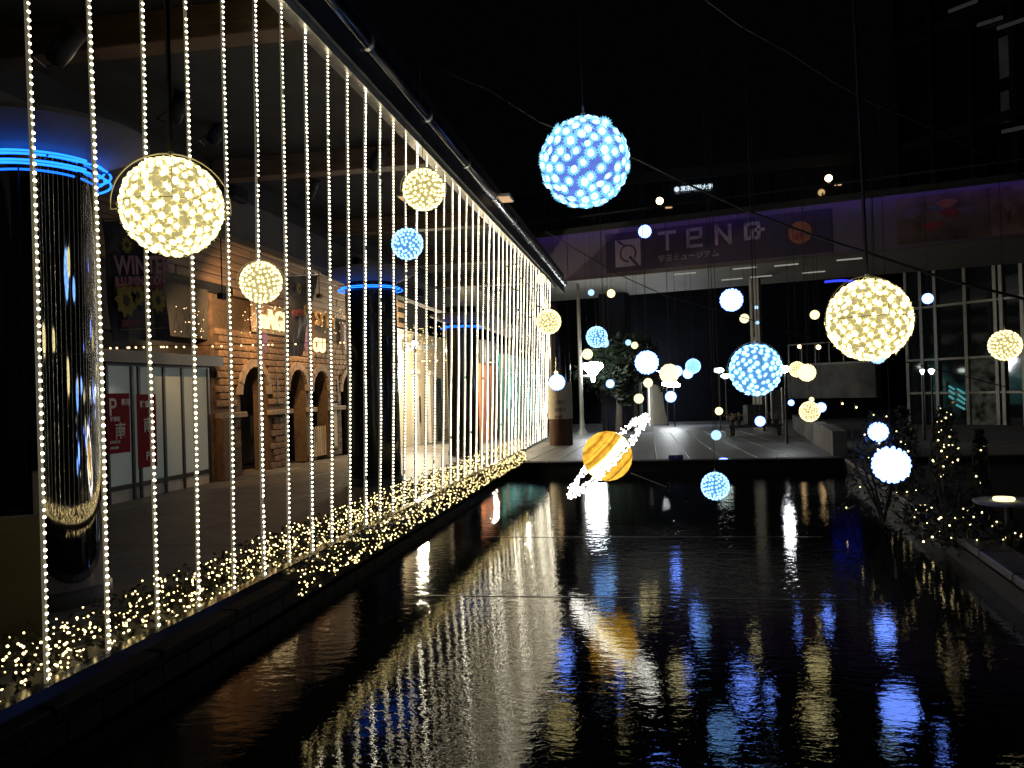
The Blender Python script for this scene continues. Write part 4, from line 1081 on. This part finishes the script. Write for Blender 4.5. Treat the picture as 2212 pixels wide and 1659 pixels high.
# street lights further off
for i, (px, py, Z, sc, m_, lb) in enumerate([(1695, 796, 24, 1.0, 'lamp', 'dazzling plaza lamp at the right of the round blue ball'), (1553, 800, 40, 1.0, 'lampc', 'cold white tree lamp left of the round blue ball'), (1567, 812, 38, .9, 'lampc', 'second cold white lamp touching the round blue ball'), (1455, 832, 46, 1.3, 'lamp', 'long white glowing lamp under the white ball pair'), (1440, 829, 48, 1.0, 'lamp', 'white lamp head left of the long glowing lamp'),
        (1521, 802 + 0, 52, .5, 'lamp', 'small white far lamp behind the ice blue pair'), (1522, 815, 55, .45, 'lamp', 'small white far lamp low beside the ice blue pair'), (1368, 800 + 0, 60, .8, 'lamp', 'far white lamp above the plaza trees'), (1398, 802, 58, .7, 'lamp', 'far white lamp right of the plaza trees'), (1424, 805, 56, .8, 'lamp', 'far white lamp near the lowest yellow ball pair'), (1460, 811, 60, .4, 'lamp', 'tiny far white lamp beside the signal arm'),
        (1992, 800, 24, .45, 'lampc', 'left of two small white lamps before the right glass building'), (2012, 800, 24, .6, 'lampc', 'right of two small white lamps before the right glass building')]):
    if i in (5, 6): continue
    p = at(px, py, Z); zg = gz(p.y)
    e = empty('plaza_lamp', (p.x, p.y, zg), lb, 'lamp', 'white lamps of the plaza')
    h = p.z - zg
    MB().lathe([(.04, 0), (.022, h - .12)], 10).build('pole', 'dark', e, True)
    r_ = .17 * sc * Z / 30
    MB().lathe([(r_ * .3, h - .12), (r_, h - r_ * .25), (r_ * 1.05, h + r_ * .1), (r_ * .7, h + r_ * .45), (r_ * .1, h + r_ * .5)], 16).build('lamp_head', m_, e, True)
# trees
def tree(px, py, h, cr, label, nleaf=3200):
    p = onG(px, py); e = empty('plaza_tree', p, label, 'tree', 'dark trees on the plaza')
    t = MB(); t.tube([(0, 0, -.1), (.05, 0, h * .3), (0, .05, h * .55), (.1, 0, h * .8)], [.2, .15, .11, .04], 8)
    for k in range(7):
        a2 = k * 2.4; z_ = h * (.4 + .05 * k); t.tube([(.03, 0, z_), (cr * .45 * math.cos(a2), cr * .45 * math.sin(a2), z_ + h * .13), (cr * .8 * math.cos(a2), cr * .8 * math.sin(a2), z_ + h * .2)], [.06, .04, .015], 5)
    t.build('trunk', 'bark', e)
    l = MB()
    cl = [(R.gauss(0, cr * .45), R.gauss(0, cr * .45), h * .68 + R.gauss(0, h * .13), R.uniform(.15, .42) * cr) for _ in range(24)]
    for _ in range(nleaf):
        x, y, z_, s_ = R.choice(cl); v = Vector((R.gauss(0, 1), R.gauss(0, 1), R.gauss(0, .7))).normalized() * s_ * R.random() ** .4
        leafq(l, (x + v.x, y + v.y, z_ + v.z), R.uniform(.10, .22))
    l.build('crown', 'leaf', e, kind='stuff')
tree(1338, 935, 4.3, 1.7, 'dark leafy tree just right of the tall lamp post')
tree(1300, 915, 4.6, 1.5, 'dark slim tree behind the tall lamp post')
tree(1372, 918, 4.2, 1.7, 'dark leafy tree left of the pale wall')
tree(1420, 905, 4.6, 1.6, 'dark far tree above the curved pale wall')
# white slender posts
for px, py, h, lb in ((1330 + 6, 927, 3.4, 'white slender post between the dark trees'), (1386, 925, 3.3, 'white slender post right of the dark trees'), (1403, 920, 3.6, 'pale post touching the curved wall'), (1469, 906, 3.1, 'pale post under the long glowing lamp'), (1478, 906, 3.1, 'second pale post under the long glowing lamp')):
    p = onG(px, py); o = MB().lathe([(.10, 0), (.10, .05), (.07, .1), (.07, h), (.09, h + .02), (.02, h + .12)], 12).build('post', 'white', None, True, label=lb, cat='post', group='pale posts on the plaza'); o.location = p
# curved pale wall
p0, p1 = onG(1400, 918), onG(1438, 915)
u_ = Vector((p1.x - p0.x, p1.y - p0.y, 0)); Lw = u_.length; u_.normalize(); n_ = Vector((u_.y, -u_.x, 0))
poly = [(0, 0), (Lw, 0)] + [(Lw * (1 - .42 * math.sin(t * math.pi / 2)), 2.5 * (1 - math.cos(t * math.pi / 2))) for t in np.linspace(.1, 1, 7)] + [(0, 2.55)]
cw = MB().prism(poly, (p0.x, p0.y, gz(p0.y) - .05), u_, UP, n_, .35).build('curved_wall', 'cream', label='pale wall with concave sloping edge at the plaza steps', cat='wall')
# distant lit shop with posts beneath the long lamp, and far window lights
p = onG(1452, 905); e = empty('far_shop', p, 'small orange lit shop front far under the long glowing lamp', 'shop', rot=(0, 0, PSI))
MB().box((-1.6, 0, -.1), (1.6, 2.5, 3.3)).build('wall', 'frame', e)
for x in (-1.3, -.45, .45, 1.3): MB().bbox((x - .13, -.12, 0), (x + .13, -.002, 2.6), .02).build('pillar', 'orange', e)  # orange colour stands in for the orange light on the pillars
for x in (-.88, 0, .88): MB().box((x - .27, -.04, .5), (x + .27, -.003, 2.4)).build('window', 'shopin', e)
MB().bbox((-1.7, -.4, 3.3), (1.7, 2.6, 3.5), .03).build('roof', 'dark', e)
for k, (px, py, Z, m_, lb) in enumerate([(1521, 770, 70, 'lamp2', 'tiny white window light above the far plaza, left one'), (1612, 858, 66, 'lampw', 'tiny warm light behind the bridge pier foot'), (1345, 803, 62, 'lamp2', 'tiny white light among the dark trees'), (1413, 779, 68, 'lampw', 'tiny warm light below the blown-out white ball'), (1536, 872, 72, 'lampw', 'tiny warm light beside the distant person'), (1820, 872, 40, 'lampw', 'tiny warm light under the overpass, upper one'), (1850, 880, 38, 'lampw', 'tiny warm light under the overpass, lower one'), (1415, 850, 60, 'lamp2', 'tiny white light on the curved pale wall')]):
    p = at(px, py, Z); e = empty('far_light', p, lb, 'lamp', 'tiny far lights')
    MB().ico((0, 0, 0), .055 * Z / 50, 1).build('bulb', m_, e); MB().bbox((-.06, .05, -.1), (.06, .15, .14), .01).build('housing', 'dark', e)
# small far notices
for px, py, m_, w_, lb in ((1428, 889 + 90, 'signw', 0, ''),): pass
for px, py, Z, w_, h_, m_, nm, lb in ((1424 + 246 - 0, 0, 0, 0, 0, '', '', ''),)[:0]: pass
for (px, py, Z, w_, h_, m_, lb) in ((1670 / 1.0, 979 * 0 + 979, 0, 0, 0, '', ''),)[:0]: pass
for px, py, w_, h_, m_, lb in ((1492, 954 - 100 + 46, .5, .5, 'signw', 'small lit white notice at the far end of the plaza'),):
    p = at(1492 - 24, 978 * 0 + 882 - 4, 70); e = empty('lit_notice', p, lb, 'notice'); MB().bbox((-.5, -.05, -.5), (.5, .05, .5), .02).build('frame', 'dark', e); MB().box((-.42, -.07, -.42), (.42, -.052, .42)).build('face', 'strip', e)
p = at(1490 + 2, 838 + 14, 75); e = empty('lit_dome', p, 'small pale lit dome beyond the far plaza', 'dome')
MB().lathe([(.9, -.4), (.85, 0), (.6, .4), (.2, .65), (.02, .7)], 20).build('shell', 'panellit', e, True); MB().tube([(0, 0, -.4), (0, 0, -2.5)], .2, 8).build('stem', 'dark', e)
MB().box((-.04, -.04, 0), (.04, .04, 2.2)).build('light_tube', 'cyanst', label='thin vertical cyan light beside the pale posts', cat='lamp').location = at(1424, 902, 60) + Vector((0, 0, 0))
# person
def person(px, py, h, label):
    p = onG(px, py); me = bpy.data.meshes.new('person')
    V = [((0, 0, .93), (.15, .11)), ((0, 0, 1.12), (.14, .1)), ((0, 0, 1.33), (.17, .11)), ((0, 0, 1.46), (.07, .07)), ((0, -.01, 1.55), (.06, .065)), ((0, -.02, 1.64), (.085, .1)), ((0, -.01, 1.73), (.07, .08)),
         ((.09, 0, .86), (.1, .1)), ((.1, -.1, .48), (.065, .065)), ((.1, -.02, .08), (.045, .045)), ((.11, -.16, .03), (.04, .03)), ((-.09, 0, .86), (.1, .1)), ((-.1, .08, .48), (.065, .065)), ((-.1, .28, .1), (.045, .045)), ((-.11, .16, .04), (.04, .03)),
         ((.2, 0, 1.38), (.065, .065)), ((.25, .04, 1.1), (.05, .05)), ((.23, -.06, .85), (.04, .04)), ((.23, -.09, .76), (.035, .03)), ((-.2, 0, 1.38), (.065, .065)), ((-.25, -.02, 1.1), (.05, .05)), ((-.23, -.12, .87), (.04, .04)), ((-.23, -.15, .78), (.035, .03))]
    E_ = [(0, 1), (1, 2), (2, 3), (3, 4), (4, 5), (5, 6), (0, 7), (7, 8), (8, 9), (9, 10), (0, 11), (11, 12), (12, 13), (13, 14), (2, 15), (15, 16), (16, 17), (17, 18), (2, 19), (19, 20), (20, 21), (21, 22)]
    s_ = h / 1.8
    me.from_pydata([tuple(c_ * s_ for c_ in v[0]) for v in V], E_, [])
    o = link('person', me, None, label=label, cat='person')
    md = o.modifiers.new('skin', 'SKIN'); o.modifiers.new('sub', 'SUBSURF').levels = 1
    for i, v in enumerate(me.skin_vertices[0].data): v.radius = (V[i][1][0] * s_, V[i][1][1] * s_); v.use_root = (i == 0)
    me.materials.append(MT['coat']); o.location = p
person(1497, 899, 1.7, 'distant person in a dark coat walking across the plaza')
# bench with planters
p = onG(1628, 941); e = empty('planter_bench', p, 'dark low planter bench with flower pots below the round blue ball', 'bench', rot=(0, 0, PSI))
MB().bbox((-1.0, -.3, .32), (1.0, .3, .42), .02).build('seat', 'dark', e)
for x in (-.85, .85): MB().bbox((x - .1, -.28, 0), (x + .1, .28, .32), .02).build('leg', 'dark', e)
MB().bbox((-.3, -.25, .42), (.35, .25, 1.15), .03).build('cabinet', 'tower', e)
for x in (-.8, -.55, .6, .85):
    MB().lathe([(.07, .42), (.1, .58), (.11, .6)], 12, (x, 0, 0)).build('pot', 'dark', e)
    fl = MB()
    for _ in range(60): leafq(fl, (x + R.gauss(0, .1), R.gauss(0, .1), .72 + R.gauss(0, .07)), .04)
    fl.build('flowers', 'trim', e, kind='stuff')
# louvred panel / ladder
p = onG(1678, 925); e = empty('louvred_panel', p, 'pale louvred metal panel standing right of the bench', 'panel', rot=(0, 0, PSI))
for x in (-.45, -.2, .3): MB().bbox((x - .04, -.05, 0), (x + .04, .05, 1.9), .01).build('stile', 'mull', e)
for k in range(16): MB().add([(-.155, -.04, .15 + k * .105), (.255, -.04, .15 + k * .105), (.255, .04, .19 + k * .105), (-.155, .04, .19 + k * .105), (-.155, -.04, .135 + k * .105), (.255, -.04, .135 + k * .105), (.255, .04, .175 + k * .105), (-.155, .04, .175 + k * .105)], [(0, 1, 2, 3), (7, 6, 5, 4), (0, 4, 5, 1), (2, 6, 7, 3)]).build('slat', 'mull', e)
# small things on the pool end
p = onZ(1460, 992, .265); e = empty('lamp_box', p, 'small dark blue box on the pool end coping', 'box'); MB().bbox((-.16, -.08, 0), (.16, .08, .1), .012).build('body', mat('dark blue plastic', (.01, .015, .12), .4), e); MB().box((-.02, -.083, .05), (.02, -.0805, .06)).build('badge', 'white', e)
p = onZ(1563, 994, .265); e = empty('disc_lamp', p, 'flat white disc lamp on the pool end coping', 'lamp'); MB().lathe([(.1, 0), (.11, .02), (.1, .03)], 20).build('housing', 'alu', e); MB().lathe([(.095, .031), (.05, .042), (.01, .045)], 20).build('lens', 'w_ball', e)
p = at(2178, 1080, 8.2); e = empty('round_table_lamp', p, 'warm glowing flat lamp on a round table on the right bank', 'lamp')
MB().lathe([(.01, -.04), (.30, -.035), (.32, -.01), (.30, .0)], 32).build('table_top', 'conc', e)
MB().tube([(0, 0, -.05), (0, 0, -(p.z - .13))], .04, 10).build('stem', 'dark', e)
MB().lathe([(.09, .001), (.10, .02), (.09, .035), (.02, .04)], 24, (-.06, -.05, 0)).build('lamp_disc', 'y_small', e)

# ================================================================== lit shrubs on the right bank
def lit_shrub(px, py, z0, w_, h_, n, label, Z, nleaf=700):
    p = at(px, py, Z); p.z = z0
    e = empty('lit_shrub', p, label, 'shrub', 'shrubs with fairy lights on the right bank')
    l, b, t = MB(), MB(), MB()
    for k in range(6): t.tube([(0, 0, -.05), (R.uniform(-.3, .3) * w_, R.uniform(-.3, .3) * w_, h_ * .5), (R.uniform(-.4, .4) * w_, R.uniform(-.4, .4) * w_, h_ * .9)], [.02, .012, .004], 5)
    def rp():
        u = R.random() ** .8; a2 = R.random() * 6.28; rr = w_ * .5 * (1 - u * .75) * math.sqrt(R.random()) * 1.1
        return (rr * math.cos(a2), rr * math.sin(a2), u * h_)
    for _ in range(nleaf): leafq(l, rp(), R.uniform(.02, .05))
    for _ in range(int(n * .6)): b.ico(rp(), R.uniform(.006, .013), 1)
    t.build('stems', 'bark', e); l.build('foliage', 'leaf', e, kind='stuff'); b.build('bulbs', 'fairysh', e, kind='stuff')
lit_shrub(1905, 1000, .15, 1.1, 1.35, 34, 'sparsely lit dark shrub behind the two white blue balls', 10.5)
lit_shrub(1950, 985, .15, .7, 1.35, 22, 'narrow lit shrub right of the two white blue balls', 12.0)
lit_shrub(2050, 1140, .12, .55, 1.45, 60, 'tall narrow shrub with warm lights in the middle of the right bank', 8.9)
lit_shrub(2122, 1140, .12, .3, 1.2, 16, 'thin dark shrub with few lights near the round table lamp', 9.0)
lit_shrub(1992, 1160, .12, .8, .35, 18, 'low spread of fairy lights by the right pool coping', 9.3, 300)
lit_shrub(2085, 1230, .12, .6, .45, 20, 'low lit shrub close to the right pool edge', 8.5, 300)
lit_shrub(2180, 1240, .12, .8, .35, 26, 'low lit shrub at the right picture edge', 8.2, 300)

# ================================================================== lit balls
def fib(n):
    g_ = math.pi * (3 - 5 ** .5)
    for k in range(n):
        z_ = 1 - 2 * (k + .5) / n; r_ = math.sqrt(1 - z_ * z_); yield Vector((r_ * math.cos(g_ * k), r_ * math.sin(g_ * k), z_))
SPH = MB().ico((0, 0, 0), 1, 3)
def shell_mesh(m_): return MB().ico((0, 0, 0), .93, 3).mesh('shell', m_, True)
SH = {k: shell_mesh(v) for k, v in (('y', 'y_shell'), ('b', 'b_shell'), ('c', 'c_shell'))}
def flower(mp, mb, rb, rp, npet):   # bulb with petals, pointing to +Z
    b = MB(); b.ico((0, 0, .025), rb, 1, 1, (1, 1.12, .62))
    for k in range(npet):
        t = 2 * math.pi * k / npet; d_ = Vector((math.cos(t), math.sin(t), 0)); n_ = Vector((-d_.y, d_.x, 0))
        tip = d_ * rp + UP * .045; b.add([d_ * rb * .5 + UP * -.01, d_ * rp * .7 + n_ * rp * .17 + UP * .03, tip, d_ * rp * .7 - n_ * rp * .17 + UP * .03], [(0, 1, 2, 3)])
    return b.mesh('bulb', [mp, mb])
FLW = {'y': flower('y_petal', 'y_bulb', .074, .145, 5), 'b': flower('b_petal', 'b_bulb', .086, .165, 14), 'c': flower('b_petal', 'b_bulb', .084, .135, 12)}
def cover_mesh(kind, n, rb, petal):
    b = MB(); mp, mb_ = {'y': ('y_petal', 'y_bulb'), 'b': ('b_petal', 'b_bulb'), 'c': ('b_petal', 'b_bulb')}[kind]
    for d_ in fib(n):
        d_ = (d_ + Vector((R.gauss(0, .03), R.gauss(0, .03), R.gauss(0, .03)))).normalized()
        b.ico(d_ * .95, rb, 1, 1)
        a2 = d_.orthogonal().normalized(); c_ = d_.cross(a2)
        t0 = R.random() * 6
        for k in range(4):
            t = t0 + k * 1.57; e_ = a2 * math.cos(t) + c_ * math.sin(t); f_ = d_.cross(e_)
            b.add([d_ * .95 + e_ * rb * .5, d_ * .98 + e_ * petal * .7 + f_ * petal * .3, d_ * 1.01 + e_ * petal, d_ * .98 + e_ * petal * .7 - f_ * petal * .3], [(0, 1, 2, 3)])
    return b.mesh('bulbs', [mp, mb_])
CV = {'y': cover_mesh('y', 210, .070, .12), 'b': cover_mesh('b', 160, .09, .16), 'c': cover_mesh('c', 170, .082, .14)}
DOT = {}
def dots_mesh(key, m_, n=90):
    b = MB(); b.ico((0, 0, 0), .9, 2)
    for d_ in fib(n): b.ico(d_ * .92, .12, 1)
    return b.mesh('bulbs', m_)
for k_, m_ in (('ys', 'y_small'), ('w', 'w_ball'), ('wd', 'w_dim')): DOT[k_] = dots_mesh(k_, m_)
HOOP = MB()
HOOP.tube([(1.06 * math.cos(t), 0, 1.06 * math.sin(t)) for t in np.linspace(-.12, math.pi + .12, 28)], .014, 5)
HOOP.tube([(1.06, 0, -.12), (1.0, 0, -.08)], .012, 4); HOOP.tube([(-1.06, 0, -.12), (-1.0, 0, -.08)], .012, 4)
HOOP = HOOP.mesh('hanger', 'hoop')
HOOPL = MB().tube([(1.12 * math.cos(t), 0, 1.06 * math.sin(t)) for t in np.linspace(-.1, math.pi + .1, 28)] + [(-1.0, 0, -.09)], .014, 5).tube([(1.12, 0, -.1), (1.0, 0, -.09)], .014, 5).mesh('hanger', 'wire')
BAND = MB().tube([(1.02 * math.cos(t), 1.02 * math.sin(t), 0) for t in np.linspace(0, 2 * math.pi, 40)], .007, 4).tube([(0, -1.02 * math.cos(t), 1.02 * math.sin(t)) for t in np.linspace(0, 1.6, 14)], .006, 4).mesh('band_wire', 'hoop')
PLUG = MB().lathe([(.02, 1.0), (.05, 1.03), (.05, 1.10), (.025, 1.12), (.02, 1.25)], 10).mesh('hook', 'alu')
TOPZ = 6.6
def ball(x, y, dpx, Z, kind, label, detail=0, n=0, hoop=None, hrot=0.0, cable=.0028, tilt=0, band=False, top=None):
    p = at(x, y, Z); r_ = dpx / 2 * Z / F
    e = empty('light_ball', p, label, 'light ball', 'hanging light balls', (tilt, 0, hrot + math.atan2(-(p.x), p.y) * -1 * 0))
    def put(nm, me, **kw):
        o = link(nm, me, e, **kw); o.scale = (r_, r_, r_); return o
    if detail == 2:
        put('shell', SH[kind])
        for d_ in fib(n):
            d_ = (d_ + Vector((R.gauss(0, .035), R.gauss(0, .035), R.gauss(0, .035)))).normalized()
            o = put('bulb', FLW[kind]); o.location = d_ * r_ * .925
            q_ = (d_ + Vector((R.gauss(0, .2), R.gauss(0, .2), R.gauss(0, .2)))).to_track_quat('Z', 'Y')
            o.rotation_euler = q_.to_euler(); s_ = r_ * R.uniform(.8, 1.12); o.scale = (s_, s_, s_)
    elif detail == 1:
        put('shell', SH[kind]); o = put('bulbs', CV[kind], kind='stuff'); o.rotation_euler = (R.random() * 6, R.random() * 6, 0)
    else:
        put('bulbs', DOT[kind], kind='stuff')
    if hoop == 'd': put('hanger', HOOP)
    if hoop == 'l': put('hanger', HOOPL)
    if band: put('band_wire', BAND)
    if detail: put('hook', PLUG)
    zt_ = (top if top is not None else TOPZ) - p.z
    MB().tube([(0, 0, r_ * 1.05), (0, 0, zt_)], cable, 5).build('cable', 'black', e)
    return e
# large ones
ball(372, 447, 216, 3.35, 'y', 'largest yellow light ball hung before the left strings', 2, 295, 'l', .55, .011, .03, True)
ball(1263, 351, 196, 6.0, 'b', 'largest blue light ball high in the dark sky', 2, 165, None, .2, .005, 0, False)
ball(1877, 691, 180, 5.5, 'y', 'large yellow light ball on the right below the bridge', 2, 290, 'd', .2, .012, -.03, True)
ball(1632, 799, 114, 7.4, 'c', 'pale blue light ball before the bridge pier', 2, 190, 'd', .1, .005, 0, True)
# medium
ball(564, 610, 90, 5.0, 'y', 'yellow light ball before the castle, hung with bent hoop', 1, hoop='l', hrot=.6)
ball(915, 410, 90, 6.5, 'y', 'yellow light ball below the canopy edge, beside the far strings', 1, hoop='l', hrot=.4)
ball(880, 527, 68, 7.0, 'c', 'ice blue light ball before the middle strings', 1)
ball(1185, 695, 54, 12, 'y', 'yellow light ball at the far end of the light curtain', 1)
ball(1168, 602, 22, 14, 'ys', 'small glaring yellow ball at the far canopy corner')
ball(1393, 500, 28, 12, 'w', 'small white ball before the letter T of the museum banner')
ball(1277, 632, 14, 16, 'wd', 'tiny pale blue ball under the left end of the bridge')
ball(1320, 634, 18, 13, 'ys', 'small pale yellow ball under the left end of the bridge')
ball(1580, 648, 49, 14.3, 'w', 'white blue ball close under the middle of the bridge')
ball(1608, 688, 20, 16, 'ys', 'small yellow ball left of the bridge pier top')
ball(1289, 728, 46, 21, 'c', 'blue speckled ball right of the tall lamp post', 1)
ball(1306, 741, 20, 22, 'wd', 'small blue ball touching the speckled blue ball')
ball(1269, 765, 23, 16, 'ys', 'small yellow ball against the tall lamp post')
ball(1357, 740, 13, 17, 'wd', 'tiny blue ball of a touching pair in the middle')
ball(1371, 746, 15, 17.2, 'ys', 'tiny yellow ball of a touching pair in the middle')
ball(1397, 783, 51, 8.2, 'w', 'blown-out white blue ball in the middle of the plaza view')
ball(1446, 807, 42, 11.3, 'ys', 'glaring yellow ball left of a white ball')
ball(1462, 802, 24, 11.6, 'w', 'small white ball touching the glaring yellow ball')
ball(1497, 791, 32, 13.9, 'c', 'speckled ice blue ball above a plain white one', 1)
ball(1486, 807, 22, 14.2, 'w', 'small white ball touching the speckled ice blue ball')
ball(1203, 826, 35, 12, 'w', 'white blue ball before the advertising drum')
ball(1318, 829, 18, 11, 'w', 'small white blue ball before the plaza trees')
ball(1400, 827, 20, 15, 'ys', 'small yellow ball under the blown-out white ball')
ball(1380, 861, 21, 14, 'ys', 'small yellow ball before the pale posts')
ball(1449, 857, 24, 16, 'w', 'white blue ball below the long glowing lamp')
ball(1553, 888, 17, 7.0, 'ys', 'small yellow ball threaded above two blue balls')
ball(1547, 940, 22, 7.0, 'wd', 'small ice blue ball between a yellow and a blue ball on one cable')
ball(1545, 1050, 60, 7.0, 'c', 'ice blue ball hanging low over the pool', 1)
ball(1642, 910, 22, 9.0, 'w', 'small white ball before the planter bench')
ball(1722, 798, 34, 10, 'y', 'left of two touching yellow balls beside the pale blue ball', 1)
ball(1743, 805, 38, 9.6, 'ys', 'right of two touching yellow balls beside the pale blue ball')
ball(1749, 889, 44, 10, 'y', 'yellow ball before the low plaza wall', 1)
ball(1753, 863, 11, 12, 'ys', 'tiny yellow ball just above the yellow ball at the low wall')
ball(1774, 880, 21, 12, 'w', 'small white ball touching the yellow ball at the low wall')
ball(1709, 870, 13, 12, 'w', 'tiny white ball right of the louvred panel')
ball(1760, 680, 20, 12, 'ys', 'small pale yellow ball left of the large right yellow ball')
ball(2004, 645, 23, 11, 'w', 'small white blue ball before the right glass building')
ball(2171, 746, 66, 8.0, 'y', 'yellow ball near the right picture edge', 1)
ball(1897, 933, 42, 10.4, 'w', 'white blue ball before the lit shrubs, upper of two')
ball(1925, 1004, 79, 7.6, 'w', 'large blown-out white blue ball above the right pool edge')
ball(1896, 768, 36, 9.5, 'wd', 'blue ball half hidden behind the large right yellow ball')
ball(1767 - 132 - 1, 664, 8, 11, 'wd', 'tiny cyan drop light on the cable above the pale blue ball')
ball(1636, 697, 8, 11.2, 'wd', 'second tiny cyan drop light on the cable, lower')

# Saturn lantern
ps = at(1312, 985, 9.75); rs = 54 * 9.75 / F
sa = empty('ringed_planet_lantern', ps, 'orange banded planet lantern with a tilted ring of white lights', 'lantern')
axis = (up * math.cos(math.radians(46)) + (-rt) * math.sin(math.radians(46)) + (-fw) * .012).normalized()   # ring normal, tilted up-left
qx = axis.to_track_quat('Z', 'Y')
o = MB().ico((0, 0, 0), 1, 3).build('globe', 'saturn', sa, True); o.scale = (rs, rs, rs); o.rotation_euler = qx.to_euler()
seam = MB()
for z_ in (-.62, -.36, .27, .55):
    r_ = math.sqrt(1 - z_ * z_) * 1.003; seam.tube([(r_ * math.cos(t), r_ * math.sin(t), z_) for t in np.linspace(0, 6.2832, 33)], .007, 4)
o = seam.build('seam', 'drumbrown', sa); o.scale = (rs, rs, rs); o.rotation_euler = qx.to_euler()
rb_, rw = MB(), MB()
RR = 2.22
for k in range(520):
    t = R.random() * 6.2832; r_ = RR * R.uniform(.82, 1.03); rb_.ico((r_ * math.cos(t), r_ * math.sin(t), R.uniform(-.11, .11)), R.uniform(.030, .055), 1)
for r_ in (RR * .82, RR * .92, RR): rw.tube([(r_ * math.cos(t), r_ * math.sin(t), .03 * math.sin(9 * t)) for t in np.linspace(0, 6.2832, 49)], .014, 4)
for t in np.linspace(0, 6.28, 13)[:-1]: rw.tube([(.98 * math.cos(t), .98 * math.sin(t), 0), (RR * math.cos(t), RR * math.sin(t), 0)], .008, 4)
o = rb_.build('ring_bulbs', 'ringw', sa, kind='stuff'); o.scale = (rs, rs, rs); o.rotation_euler = qx.to_euler()
o = rw.build('ring_frame', 'black', sa); o.scale = (rs, rs, rs); o.rotation_euler = qx.to_euler()
MB().tube([(0, 0, rs), (0, 0, TOPZ - ps.z)], .004, 5).build('cable', 'black', sa)
MB().tube([at(1363, 1022, 9.75) - ps, at(1440, 1052, 9.9) - ps], .005, 4).build('guy_wire', 'alu', sa)

# overhead support cables
def cable(label, pts, sag=.0, r_=.012):
    P_ = [at(*p) for p in pts]; 
    MB().tube(P_, r_, 6).build('support_cable', 'black', label=label, cat='cable', group='overhead support cables')
cable('overhead cable crossing the sky past the largest blue ball', [(880, 120, 9), (1060, 195, 8.5), (1165, 262, 8.2), (1380, 345, 8), (1480, 395, 7.8), (1600, 450, 7.5), (1760, 510, 7.0), (1880, 548, 6.6), (2050, 605, 6.4), (2230, 650, 6.2)])
cable('overhead cable descending to the right glass building', [(1500, -20, 8), (1600, 55, 8), (1700, 110, 8.2), (1800, 175, 8.5), (1880, 220, 9), (2000, 270, 9.4), (2100, 320, 9.8), (2230, 395, 10.4)])
cable('thin cable low across the bridge fascia', [(1180, 500, 14), (1330, 590, 14), (1440, 640, 14), (1620, 690, 14), (1800, 745, 14), (1990, 790, 14), (2230, 850, 14)], r_=.008)
